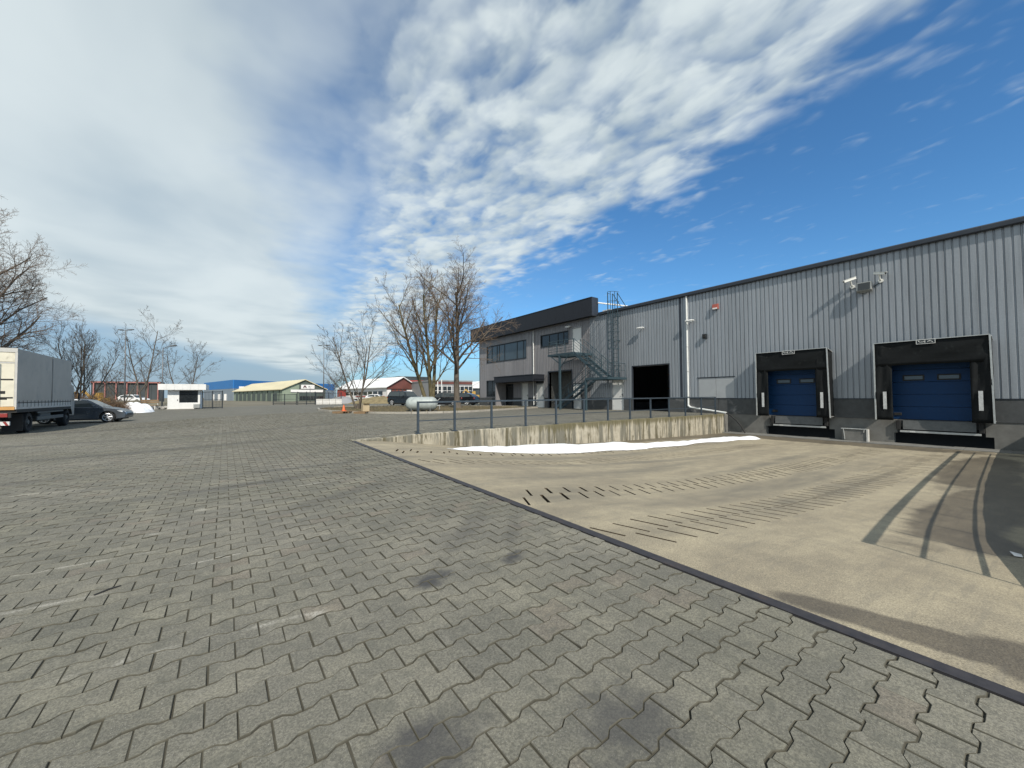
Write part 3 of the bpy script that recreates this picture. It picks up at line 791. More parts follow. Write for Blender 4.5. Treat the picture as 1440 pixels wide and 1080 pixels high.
# dock pit wall with the two recesses under the levellers
REC = [(5.75, 8.65, -1.2, -.44), (1.0, 3.72, -1.2, -.44), (5.95, 8.45, -.45, ZF+.01), (1.20, 3.62, -.45, ZF+.01)]
wall_with_holes('pit_wall', 'pit_wall', D-.03, D+.25, YR-.2, 10.9, -1.3, ZF-.002, REC, wh)
for nm, a, b in (('a', 5.75, 8.65), ('b', 1.0, 3.72)):
    part('leveller_recess', 'black_void', wh, lambda m: m.box(D+.9, D+.95, a-.3, b+.3, -1.2, ZF-.01))
# closed translucent panel
for a, b in ((10.22, 11.235), (11.25, 12.27)):
    part('filled_panel', 'grey_panel', wh, lambda m: m.box(D-.030, D+.03, a, b, ZC+.004, 2.225), bevel=.004)
part('panel_flashing', 'dark_trim', wh, lambda m: m.box(D-.06, D-.003, 10.15, 12.34, 2.245, 2.285))

def frame(parent, key, w=.06, m_='dark_frame', out=.05, depth=.12, sill=False):
    y0, y1, z0, z1 = OPEN[key]; x0, x1 = D-out, D+depth
    def fn(m):
        m.box(x0, x1, y0-w, y0, z0, z1+w); m.box(x0, x1, y1, y1+w, z0, z1+w); m.box(x0, x1, y0, y1, z1, z1+w)
        if sill: m.box(x0-.02, x1, y0-w, y1+w, z0-w, z0)
    return part('door_frame' if not sill else 'window_frame', m_, parent, fn)
# open gate into the dark hall
frame(wh, 'gate', .06, 'dark_trim', .046, .2)
part('raised_shutter', 'grey_panel', wh, lambda m: m.box(D+.22, D+.55, 14.2, 17.06, 3.24, 3.7))
# things faintly seen inside the hall
hall = empty('storage_rack', (D+7, 16.4, ZF), 'dim storage rack inside the open dark doorway', 'rack')
for yy in (14.6, 16.6, 18.6):
    part('upright', 'flood_grey', hall, lambda m: m.box(D+7, D+7.1, yy, yy+.09, ZF, 4.6))
for zz in (.5, 1.7, 2.9):
    part('shelf_beam', 'orange_strip', hall, lambda m: m.box(D+7, D+7.06, 14.6, 18.7, zz, zz+.12))
for q, (yy, zz) in enumerate([(14.9, .62), (15.8, .62), (17., .62), (15.1, 1.82), (17.3, 1.82)]):
    c_ = part('stored_crate', 'cardboard', None, lambda m: m.box(D+7.02, D+7.9, yy, yy+.75, zz+.001, zz+.7))
    tag(c_, ['leftmost dim crate low on the rack inside the doorway', 'middle dim crate low on the rack inside the doorway', 'rightmost dim crate low on the rack inside the doorway', 'dim crate higher up on the rack, nearer the jamb', 'dim crate higher up on the rack, deeper in'][q], 'crate', 'crates stored in the hall')

def steel_door(key, parent, x=D+.02, handle=True, name='door'):
    y0, y1, z0, z1 = OPEN[key]
    d = part(name, 'white_door', parent, lambda m: m.box(x, x+.05, y0+.012, y1-.012, z0+.012, z1-.008), bevel=.005)
    if handle:
        part('handle', 'dark_frame', d, lambda m: (m.box(x-.012, x, y0+.07, y0+.12, z0+1.0, z0+1.22), m.tube((x-.05, y0+.095, z0+1.14), (x-.05, y0+.23, z0+1.14), .012, n=6), m.tube((x, y0+.095, z0+1.14), (x-.05, y0+.095, z0+1.14), .012, n=6)))
        part('hinge', 'flood_grey', d, lambda m: [m.tube((x-.012, y1-.02, z0+h), (x-.012, y1-.02, z0+h+.12), .012, n=6) for h in (.25, 1.0, 1.75)])
    return d
for key in ('door_a', 'upper_door', 'door_b', 'door_c', 'door_d'):
    frame(wh, key, .045, 'grey_panel' if key != 'door_d' else 'dark_frame', .045, .1); steel_door(key, wh)
def window(key, cuts, thick=.05, glass='window_glass'):
    y0, y1, z0, z1 = OPEN[key]
    w = frame(wh, key, .055, 'dark_frame', .05, .1, True)
    edges = [y1]+[y1-(y1-y0)*c for c in cuts]+[y0]          # from the left in the picture
    for a, b in zip(edges[:-1], edges[1:]):
        hi, lo = a-thick/2, b+thick/2
        part('pane', glass, w, lambda m: m.box(D+.045, D+.055, lo, hi, z0+thick*.7, z1-thick*.7))
        part('sash', 'dark_frame', w, lambda m: (m.box(D+.01, D+.07, a-thick, a, z0, z1), m.box(D+.012, D+.068, b, b+thick*.5, z0, z1), m.box(D+.014, D+.066, b, a, z1-thick*.9, z1-.001), m.box(D+.014, D+.066, b, a, z0+.001, z0+thick*.9)))
    part('reveal', 'inner_wall', w, lambda m: m.box(D+.15, D+.17, y0-.05, y1+.05, z0-.05, z1+.05))
window('win1', [.13, .27, .33, .47, .78, .93]); window('win2', [.30, .62, .82], glass='dark_glass'); window('low_win', [.5], glass='dark_glass'); window('fan_light', [], glass='dark_glass')
frame(wh, 'glass_door', .06, 'dark_frame', .05, .1)
y0, y1, z0, z1 = OPEN['glass_door']
gd = part('glass_door', 'dark_glass', wh, lambda m: m.box(D+.04, D+.05, y0+.08, y1-.08, z0+.2, z1-.09))
part('door_stile', 'dark_frame', gd, lambda m: (m.box(D+.02, D+.07, y0, y0+.08, z0, z1), m.box(D+.02, D+.07, y1-.08, y1, z0, z1), m.box(D+.022, D+.068, y0+.08, y1-.08, z0, z0+.2), m.box(D+.022, D+.068, y0+.08, y1-.08, z1-.09, z1)))
frame(wh, 'recess', .10, 'dark_trim', .06, .25)
part('recess_back', 'pit_wall', wh, lambda m: m.box(D+1.6, D+1.7, 22.9, 26, ZF, 3.4))
for a, b in ((25.9, 26.), (22.95, 23.05)): part('recess_side', 'pit_wall', wh, lambda m: m.box(D+.2, D+1.6, a, b, ZF, 3.3))
part('recess_ceiling', 'inner_wall', wh, lambda m: m.box(D+.2, D+1.6, 23.05, 25.9, 3.3, 3.36))

# office fascia (boxed parapet), canopy, pipes
FX0, FX1, FZ0, FZ1 = 22.75, D+.15, 7.41, 8.87
FY0, FY1 = 20.33, 38.66
fs_ = [(FY1-i*(FY1-FY0)/18) for i in range(19)]
for a, b in zip(fs_[1:], fs_[:-1]):
    part('fascia_panel', 'fascia', wh, lambda m: m.box(FX0, FX0+.05, a+.006, b-.002, FZ0, FZ1-.05))
part('fascia_soffit', 'fascia', wh, lambda m: m.box(FX0+.05, D+.03, FY0+.02, FY1-.02, FZ0+.02, FZ0+.06))
part('fascia_cap', 'dark_trim', wh, lambda m: m.box(FX0-.03, FX1, FY0-.03, FY1+.03, FZ1-.045, FZ1))
for a, b in ((FY0-.07, FY0-.005), (FY1+.005, FY1+.07)): part('fascia_end', 'dark_trim', wh, lambda m: m.box(FX0-.01, FX1, a, b, FZ0-.01, FZ1-.05))
part('fascia_back', 'cladding', wh, lambda m: m.box(D+.08, D+.14, FY0+.02, FY1-.02, ZE, FZ1-.05))
part('roof_brace', 'white_pipe', wh, lambda m: (m.tube((D+.05, 20.2, 8.45), (D+2.2, 18.9, 8.2), .06), m.tube((D+2.2, 18.9, 8.2), (D+2.2, 18.9, 7.55), .05), m.box(D+.1, D+.6, 19.1, 19.8, 7.62, 7.78)))
part('canopy', 'fascia', wh, lambda m: m.box(21.9, D-.035, 26.5, 32.66, 2.54, 3.10), bevel=.01)
part('canopy_cap', 'dark_trim', wh, lambda m: m.box(21.86, D-.033, 26.46, 32.70, 3.102, 3.15))
part('canopy_side_wall', 'office_cladding', wh, lambda m: m.box(22.0, D-.06, 32.45, 32.6, ZF, 2.535))
def downpipe(name, m_, y, zt, zb_, r=.055):
    p = part(name, m_, wh, lambda m: m.tube((D-.10, y, zt), (D-.10, y, zb_), r, n=12), smooth=False)
    for h in np.arange(zb_+.6, zt, 1.55):
        part('pipe_bracket', 'galvanised', p, lambda m: (m.lathe([(-.02, r+.006), (.02, r+.006)], (D-.10, y, h), (0, 0, 1), 12), m.box(D-.06, D-.028, y-.02, y+.02, h-.015, h+.015)))
    return p
dp = downpipe('downpipe', 'white_pipe', 12.92, ZE-.02, .52)
part('pipe_elbow', 'white_pipe', dp, lambda m: (m.tube((D-.10, 12.92, .56), (D-.14, 12.75, .45), .058, n=12), m.tube((D-.14, 12.76, .456), (D-.55, 10.45, .20), .055, n=12)))
part('drain_hose', 'rubber', dp, lambda m: m.path([(D-.55, 10.46, .19), (D-.58, 10.2, .05), (D-.6, 9.9, -.2), (D-.62, 9.65, -.5), (D-.66, 9.45, -.84)], .035))
dp2 = downpipe('downpipe', 'white_pipe', 27.95, 7.3, .3, .045)
dp2['label'] = 'peeling whitish downpipe beside the entrance'
def tin_lamp(y, z, label):
    l = empty('wall_lamp', (D, y, z), label, 'lamp', 'bulkhead lamps on the warehouse wall')
    part('arm', 'lamp_grey', l, lambda m: m.tube((D-.03, y, z), (D-.28, y, z+.02), .022, n=8))
    part('lamp_head', 'hut_white', l, lambda m: m.prism([(-.30, -.05), (.24, -.07), (.26, .02), (.1, .08), (-.28, .05)], 1, -.09, .09) if False else m.add(*lamp_head(y, z)))
    part('lens', 'lamp_glass', l, lambda m: m.box(D-.36, D-.22, y-.16, y+.2, z-.075, z-.055))
def lamp_head(y, z):
    sec = [(-.26, .035), (-.1, .07), (.12, .075), (.26, .06), (.30, .03)]; vs = []; n = 8
    for dy, r in sec:
        for i in range(n): t = 2*math.pi*i/n; vs.append((D-.29+1.5*r*math.cos(t), y+dy, z+r*math.sin(t)))
    fs = [(j*n+i, j*n+(i+1) % n, (j+1)*n+(i+1) % n, (j+1)*n+i) for j in range(len(sec)-1) for i in range(n)]
    fs += [tuple(range(n)), tuple(range((len(sec)-1)*n, len(sec)*n))]
    return vs, fs
tin_lamp(12.62, 5.80, 'grey wall lamp on the ribbed wall right beside the white downpipe')
tin_lamp(16.16, 5.86, 'grey wall lamp high above the open dark doorway')
tin_lamp(23.2, 6.98, 'small grey lamp below the black fascia near the upper white door')
sr = empty('alarm_siren', (D, 11.15, 6.42), 'red alarm siren box with white base high on the wall', 'siren')
part('back_box', 'siren_red', sr, lambda m: m.prism([(D-.03, 6.26), (D-.20, 6.28), (D-.16, 6.56), (D-.03, 6.58)], 1, 10.98, 11.30), bevel=.01)
part('light_strip', 'sign_white', sr, lambda m: m.box(D-.215, D-.10, 11.0, 11.26, 6.26, 6.34))
jb = empty('wall_box', (D, 11.79, 4.75), 'small black box on the ribbed wall, below the siren', 'wall box')
part('housing', 'dark_frame', jb, lambda m: m.box(D-.20, D-.03, 11.68, 11.92, 4.62, 4.88), bevel=.015)
part('cover', 'rubber', jb, lambda m: m.box(D-.225, D-.202, 11.70, 11.90, 4.65, 4.85), bevel=.006)
# flood light and two cameras
fl = empty('floodlight', (D, 4.47, 5.99), 'grey square floodlight between the two white cameras', 'floodlight')
part('housing', 'flood_grey', fl, lambda m: m.prism([(D-.22, 5.78), (D-.40, 5.86), (D-.34, 6.24), (D-.20, 6.22)], 1, 4.22, 4.74), bevel=.015)
part('glass', 'dark_glass', fl, lambda m: m.quad((D-.405, 4.27, 5.88), (D-.405, 4.69, 5.88), (D-.355, 4.69, 6.20), (D-.355, 4.27, 6.20)))
part('bracket', 'lamp_grey', fl, lambda m: (m.box(D-.24, D-.03, 4.44, 4.52, 5.94, 6.02), m.box(D-.05, D-.03, 4.36, 4.60, 5.86, 6.10)))
def cctv(y, z, yaw, label):
    c = empty('security_camera', (D, y, z), label, 'camera', 'cameras on the warehouse wall')
    d = Vector((-.86*math.cos(yaw), math.sin(yaw), -.30)).normalized()
    p = Vector((D-.34, y, z+.28)); a = p-d*.20; b = p+d*.26
    part('camera_body', 'camera_white', c, lambda m: m.bar(a, b, .11, .10), bevel=.015)
    part('sun_shield', 'camera_white', c, lambda m: m.bar(a+Vector((0, 0, .062)), b+d*.06+Vector((0, 0, .062)), .135, .012))
    part('lens', 'dark_glass', c, lambda m: m.tube(b-d*.004, b+d*.012, .038, n=12))
    part('arm', 'camera_white', c, lambda m: (m.tube((D-.04, y, z), (D-.22, y, z+.06), .035, n=10), m.tube((D-.22, y, z+.06), p-Vector((0, 0, .05)), .028, n=10)))
    part('junction_box', 'camera_white', c, lambda m: m.tube((D-.03, y, z), (D-.10, y, z), .085, n=14))
cctv(4.93, 6.17, R(55), 'white bullet camera to the left of the floodlight, pointing left')
cctv(3.97, 6.22, R(-60), 'white bullet camera to the right of the floodlight, pointing right')
part('conduit', 'dark_frame', wh, lambda m: m.path([(D-.05, 4.72, 6.0), (D-.05, 4.9, 6.12)], .015, 6) and m.path([(D-.05, 4.2, 6.02), (D-.05, 4.0, 6.16)], .015, 6))

# ------------------------------------------------------------------ loading docks: shelter, door, leveller
def dock(yl, yr, label_s, label_l, droop):
    """yl > yr: left and right edge in the picture"""
    P = .60; xf = D-P; zt, zb_ = 3.40, .12; rs = random.Random(int(yl*10))
    s = empty('dock_shelter', (xf, (yl+yr)/2, zb_), label_s, 'dock shelter', 'dock shelters on the warehouse wall')
    for i, y in enumerate((yl, yr)):
        q = part('frame_post', 'galvanised', s, lambda m: (m.bar((xf, y, zb_), (xf+.0, y+(droop if i else 0.), zt), .035, .05), m.bar((xf, y, zt-.04), (D-.03, y, zt-.16), .03, .03), m.bar((xf, y, zb_+.05), (D-.03, y, zb_+.05), .03, .03)))
    part('top_bar', 'galvanised', s, lambda m: m.bar((xf, yr+droop, zt+.014), (xf, yl, zt+.014), .05, .03))
    def sheet(p00, p10, p01, p11, nu, nv, amp, axis):
        m = MB(); p00, p10, p01, p11 = map(Vector, (p00, p10, p01, p11)); ph = rs.random()*6
        for j in range(nv+1):
            for i in range(nu+1):
                a, b = i/nu, j/nv
                p = p00.lerp(p10, a).lerp(p01.lerp(p11, a), b)
                e = amp*(math.sin(a*7+ph)*math.sin(b*5+ph*2)+.6*math.sin(a*13+b*9+ph)+.4*math.sin(b*23+a*4))*min(1, 4*b*(1-b)+.3)
                p[axis] += e; m.v.append(tuple(p))
        for j in range(nv):
            for i in range(nu): b0 = j*(nu+1)+i; m.f.append((b0, b0+1, b0+nu+2, b0+nu+1))
        return m
    cw = .54
    def thick(o, t=.006):
        md = o.modifiers.new('solid', 'SOLIDIFY'); md.thickness = t; return o
    thick(sheet((xf+.02, yr, 2.42), (xf+.02, yl, 2.42), (xf+.02, yr+droop, zt), (xf+.02, yl, zt), 24, 8, .022, 0).build('top_curtain', 'black_curtain', s, smooth=True))
    thick(sheet((xf+.05, yl-cw, zb_), (xf+.03, yl-.01, zb_), (xf+.05, yl-cw, zt-.05), (xf+.03, yl-.01, zt-.05), 8, 20, .030, 0).build('side_curtain', 'black_curtain', s, smooth=True))
    thick(sheet((xf+.03, yr+.01, zb_), (xf+.05, yr+cw, zb_), (xf+.03, yr+droop, zt-.05), (xf+.05, yr+cw, zt-.05), 8, 20, .030, 0).build('side_curtain', 'black_curtain', s, smooth=True))
    for y in (yl-.004, yr+.004):
        thick(sheet((xf+.03, y, zb_), (D-.035, y, zb_), (xf+.03, y+(droop if y < yl-1 else 0), zt-.02), (D-.035, y, zt-.14), 6, 12, .015, 1).build('side_wall', 'black_curtain', s, smooth=True))
    part('shelter_roof', 'black_curtain', s, lambda m: m.prism([(xf+.01, zt-.02), (D-.03, zt-.15), (D-.03, zt-.135), (xf+.01, zt-.002)], 1, yr+.02, yl-.02))
    for y in (yl-cw*.56, yr+cw*.56):
        part('guide_stripe', 'white_stripe', s, lambda m: m.box(xf-.004, xf+.006, y-.055, y+.055, .58, 1.32))
    # maker's plate: light rim with a light hook-shaped mark
    yc = (yl+yr)/2+.05; pz = zt-.06
    pl = part('maker_plate', 'dark_frame', s, lambda m: m.box(xf-.022, xf-.012, yc-.27, yc+.27, pz-.10, pz+.085))
    part('plate_rim', 'plate_white', pl, lambda m: (m.box(xf-.026, xf-.023, yc-.27, yc+.27, pz+.068, pz+.085), m.box(xf-.026, xf-.023, yc-.27, yc+.27, pz-.10, pz-.083), m.box(xf-.026, xf-.023, yc-.27, yc-.252, pz-.083, pz+.068), m.box(xf-.026, xf-.023, yc+.252, yc+.27, pz-.083, pz+.068)))
    part('plate_mark', 'plate_white', pl, lambda m: [m.bar((xf-.025, yc+a, pz+b), (xf-.025, yc+c, pz+d), .004, .022) for a, b, c, d in [(.21, .04, .17, -.02), (.17, -.02, .06, -.02), (.06, -.02, .02, .03), (.02, .04, .02, -.06), (-.05, -.02, -.12, .03), (-.12, .03, -.2, -.05), (-.09, .0, -.17, .0)]])
    # blue sectional door
    d = empty('sectional_door', (D+.1, (yl+yr)/2, ZF), label_l, 'door', 'blue doors behind the dock shelters')
    o0, o1 = (6.10, 8.55) if yl > 6 else (1.28, 3.90)
    hs = [ZF+.01, .68, 1.20, 1.72, 2.24, 2.74]
    wz = (1.66+.12, 2.02)
    ym = (o0+o1)/2; wins = [(ym-.82, ym-.18), (ym+.18, ym+.82)]
    for a, b in zip(hs[:-1], hs[1:]):
        sec = part('door_section', 'blue_door', d, lambda m: m.box(D+.10, D+.15, o0, o1, a+.006, b-.006), bevel=.006)
        part('press_line', 'blue_door', sec, lambda m: m.box(D+.097, D+.101, o0+.02, o1-.02, (a+b)/2-.012, (a+b)/2+.012))
    for a, b in wins:
        w = part('window_frame', 'rubber', d, lambda m: (m.box(D+.078, D+.101, a, b, wz[0], wz[0]+.05), m.box(D+.078, D+.101, a, b, wz[1]-.05, wz[1]), m.box(D+.078, D+.101, a, a+.05, wz[0]+.05, wz[1]-.05), m.box(D+.078, D+.101, b-.05, b, wz[0]+.05, wz[1]-.05)))
        part('pane', 'window_glass', w, lambda m: m.box(D+.088, D+.098, a+.05, b-.05, wz[0]+.05, wz[1]-.05))
    part('grip', 'rubber', d, lambda m: m.box(D+.07, D+.1, o1-.42, o1-.18, .30, .42), bevel=.01)
    # leveller below
    lv = empty('dock_leveller', (D-.1, (yl+yr)/2, -.45), 'steel dock leveller with folded lip under the %s blue door' % ('left' if yl > 6 else 'right'), 'dock leveller')
    l0, l1 = (6.18, 8.18) if yl > 6 else (1.42, 3.42)
    part('lip', 'lip_plate', lv, lambda m: m.prism([(D-.10, .10), (D-.06, .10), (D-.13, -.27), (D-.17, -.27)], 1, l0, l1))
    part('deck', 'lip_plate', lv, lambda m: m.box(D-.06, D+.9, l0, l1, .085, .105))
    part('support_beam', 'galvanised', lv, lambda m: m.box(D-.16, D-.05, l0-.12, l1+.10, -.40, -.32), bevel=.008)
    for y in (l0-.2, l1+.08):
        part('bumper', 'rubber', lv, lambda m: m.box(D-.15, D-.031, y, y+.13, -.30, .10), bevel=.012)
    part('tag', 'plate_white', lv, lambda m: m.box(D-.175, D-.16, l1-.35, l1-.2, -.385, -.33))
dock(8.86, 5.76, 'black dock shelter nearer the railing, with a sagging right corner', 'blue sectional door with two windows, left of the two docks', .06)
dock(4.18, .95, 'larger black dock shelter at the right edge of the picture', 'blue sectional door with two windows, in the right-hand dock', .03)
st = empty('dock_step', (22.75, 4.95, -.9), 'low hollow concrete step block against the wall between the docks', 'step')
part('block', 'pit_wall', st, lambda m: m.box(22.72, D-.035, 4.52, 5.36, -.93, -.33), bevel=.02)
part('steel_rim', 'galvanised', st, lambda m: (m.tube((22.70, 4.50, -.335), (22.70, 5.38, -.335), .022), m.tube((22.70, 5.30, -.335), (22.70, 5.26, -.82), .018), m.tube((22.70, 4.58, -.335), (22.70, 4.60, -.48), .018)))
part('corner_post', 'pale_concrete', st, lambda m: m.box(22.68, 22.86, 4.44, 4.515, -.93, -.34), bevel=.01)

# ------------------------------------------------------------------ outside stair, ladder
sc = empty('outside_stair', (21.5, 20., .14), 'teal painted steel outside stair with two flights and landings at the office wall', 'staircase')
XO, XM, XW = 21.1, 22.15, 23.15
Z2, Z4 = 2.50, 4.52
def sbox(name, *b, **k): return part(name, 'teal_steel', sc, lambda m: m.box(*b), **k)
for x, y, zt in ((XO, 22.2, Z4-.16), (XO, 19.5, Z2-.16)):
    sbox('post', x-.07, x+.07, y-.07, y+.07, zgf(x, y), zt)
part('knee_brace', 'teal_steel', sc, lambda m: (m.bar((XO, 22.25, 3.75), (XO, 23.2, Z4-.16), .06, .06), m.bar((XO, 22.15, 3.4), (XO, 21.2, Z4-.16), .05, .05), m.bar((XO, 22.2, 3.6), (XW, 22.2, Z4-.16), .05, .05)))
# landings: rim beams and grating bars
def landing(y0, y1, z, x0=XO-.05, x1=XW):
    sbox('landing_beam', x0, x0+.07, y0, y1, z-.16, z); sbox('landing_beam', x1-.07, x1, y0, y1, z-.16, z)
    sbox('landing_beam', x0+.07, x1-.07, y0, y0+.07, z-.159, z-.001); sbox('landing_beam', x0+.07, x1-.07, y1-.07, y1, z-.159, z-.001)
    part('grating', 'teal_steel', sc, lambda m: [m.box(x0+.07, x1-.07, y, y+.012, z-.035, z-.004) for y in np.arange(y0+.1, y1-.08, .06)] and [m.box(x, x+.012, y0+.07, y1-.07, z-.03, z-.006) for x in np.arange(x0+.15, x1-.1, .12)])
landing(20.7, 23.55, Z4); landing(17.45, 19.55, Z2)
def flight(xa, xb, y0, z0, y1, z1, n):
    for x in (xa, xb-.05):
        part('stringer', 'teal_steel', sc, lambda m: m.bar((x+.025, y0, z0), (x+.025, y1, z1), .05, .20))
    for i in range(1, n):
        k = i/n; y = y0+(y1-y0)*k; z = z0+(z1-z0)*k
        part('tread', 'teal_steel', sc, lambda m: (m.box(xa+.05, xb-.05, y-.12, y-.10, z-.02, z+.015), m.box(xa+.05, xb-.05, y+.10, y+.12, z-.02, z+.015), [m.box(xa+.05, xb-.05, y-.10+j*.045, y-.085+j*.045, z-.012, z+.010) for j in range(1, 5)]))
flight(XM-1.02, XM-.05, 18.0, Z2, 20.72, Z4-.05, 10)
flight(XM+.05, XW-.08, 24.05, .14, 20.2, Z2-.02, 11)
def stair_rail(pts, base_h=1.0, mids=(.3, .55, .8), posts=None):
    """rail that follows pts (its foot line)"""
    h = lambda p, q: (p[0], p[1], p[2]+q)
    part('handrail', 'teal_steel', sc, lambda m: m.path([h(p, base_h) for p in pts], .024, 8))
    for q in mids:
        part('infill_rail', 'teal_steel', sc, lambda m: m.path([h(p, q) for p in pts], .013, 6))
    for a, b in zip(pts[:-1], pts[1:]):
        L = (Vector(b)-Vector(a)).length; n = max(1, int(round(L/.95)))
        for i in range(n+1):
            k = i/n; p = tuple(a[j]+(b[j]-a[j])*k for j in range(3))
            part('rail_post', 'teal_steel', sc, lambda m: m.tube(p, h(p, base_h), .02, n=8))
stair_rail([(XO, 20.72, Z4), (XO, 23.52, Z4), (XW-.1, 23.52, Z4)], mids=(.2, .4, .6, .8))
stair_rail([(XM-.04, 18.0, Z2+.02), (XM-.04, 20.6, Z4+.02)]); stair_rail([(XM-1.0, 18.0, Z2+.02), (XM-1.0, 20.7, Z4+.02)])
stair_rail([(XO, 19.5, Z2), (XO, 18.6, Z2)], mids=(.5,)); stair_rail([(XO, 17.5, Z2), (XW-.1, 17.5, Z2)], mids=(.5,)) 
stair_rail([(XM+.07, 24.0, .16), (XM+.07, 20.1, Z2+.02)], mids=(.25, .45, .65, .85)); stair_rail([(XW-.1, 24.0, .16), (XW-.1, 20.1, Z2+.02)], mids=(.5,))
ld = empty('roof_ladder', (D-.3, 18.3, Z2), 'caged steel ladder climbing from the stair landing over the roof edge', 'ladder')
for y in (18.08, 18.52):
    part('stile', 'teal_steel', ld, lambda m: m.box(D-.30, D-.25, y-.02, y+.02, Z2, 8.75))
for z in np.arange(Z2+.3, 8.5, .3):
    part('rung', 'teal_steel', ld, lambda m: m.tube((D-.275, 18.1, z), (D-.275, 18.5, z), .014, n=6))
for z in list(np.arange(4.6, 7.2, .62))+[8.05, 8.75]:
    pts = [(D-.275-.72*math.sin(a), 18.3-.36*math.cos(a)*1.05, z) for a in np.linspace(0, math.pi, 13)]
    part('cage_hoop', 'teal_steel', ld, lambda m: m.path(pts, .016, 6))
for a in (R(35), R(70), R(110), R(145)):
    p = (D-.275-.72*math.sin(a), 18.3-.378*math.cos(a))
    part('cage_strap', 'teal_steel', ld, lambda m: m.box(p[0]-.006, p[0]+.006, p[1]-.02, p[1]+.02, 4.6, 8.75))
part('roof_arm', 'teal_steel', ld, lambda m: (m.tube((D-.27, 18.1, 8.75), (D+.9, 18.1, 7.7), .024), m.tube((D-.27, 18.5, 8.75), (D+.9, 18.5, 7.7), .024)))
for z in (3.4, 5.2, 7.0):
    part('wall_bracket', 'teal_steel', ld, lambda m: (m.box(D-.26, D-.03, 18.06, 18.10, z, z+.04), m.box(D-.26, D-.03, 18.50, 18.54, z, z+.04)))

# ------------------------------------------------------------------ planted island
ISL = [(5.9, 33), (6.05, 30), (6.7, 27), (7.7, 24.4), (9.2, 22.8), (11, 22.15), (13, 22.2), (16, 23.4), (19, 24.9), (22.3, 26.4), (22.9, 29.5), (21, 33.5), (17.5, 36), (14, 39), (11, 41), (8.4, 40.4), (6.5, 37)]
def island():
    c = np.array(ISL); cen = c.mean(0); rings = 7; m = MB(); n = 0; P = []
    for i in range(len(c)):
        for k in range(4): P.append(c[i]+(c[(i+1) % len(c)]-c[i])*k/4)
    P = np.array(P); N = len(P); rs = random.Random(5)
    for r_ in range(rings+1):
        f = 1-r_/(rings+.6)
        for p in P:
            q = cen+(p-cen)*f; m.v.append((q[0], q[1], zgf(*q)+.05+.16*(1-f)**.6*rs.uniform(.7, 1.25) if r_ else zgf(*q)+.02))
    for r_ in range(rings):
        for i in range(N): m.f.append((r_*N+i, r_*N+(i+1) % N, (r_+1)*N+(i+1) % N, (r_+1)*N+i))
    m.f.append(tuple(range(rings*N, rings*N+N)))
    o = m.build('planted_island', 'island_soil', smooth=True); o['kind'] = 'structure'
    # kerb stones
    for i in range(len(c)):
        a, b = c[i], c[(i+1) % len(c)]; L = np.hypot(*(b-a)); k = max(1, int(L/.95))
        for j in range(k):
            p, q = a+(b-a)*j/k, a+(b-a)*(j+1)/k; g = (q-p)/np.hypot(*(q-p))*.008
            za, zb_ = zgf(*p), zgf(*q)
            part('kerb_stone', 'kerb', o, lambda m: m.bar((p[0]+g[0], p[1]+g[1], za+.02), (q[0]-g[0], q[1]-g[1], zb_+.02), .14, .20))
    # dry grass on it
    g = MB(); rs = random.Random(9)
    for _ in range(5200):
        f = math.sqrt(rs.random())*.97; p = P[rs.randrange(N)]; q = cen+(p-cen)*f; z = zgf(*q)+.05+.12*(1-f)
        a = rs.random()*6.3; h = rs.uniform(.05, .17); w = .012; l = rs.uniform(-.08, .08)
        g.quad((q[0]-w*math.cos(a), q[1]-w*math.sin(a), z), (q[0]+w*math.cos(a), q[1]+w*math.sin(a), z), (q[0]+l, q[1]+l*.5, z+h))
    go = g.build('dry_grass', 'dry_grass', fix=False); tag(go, 'short dry grass on the planted island under the trees', 'grass', kind='stuff')
island()

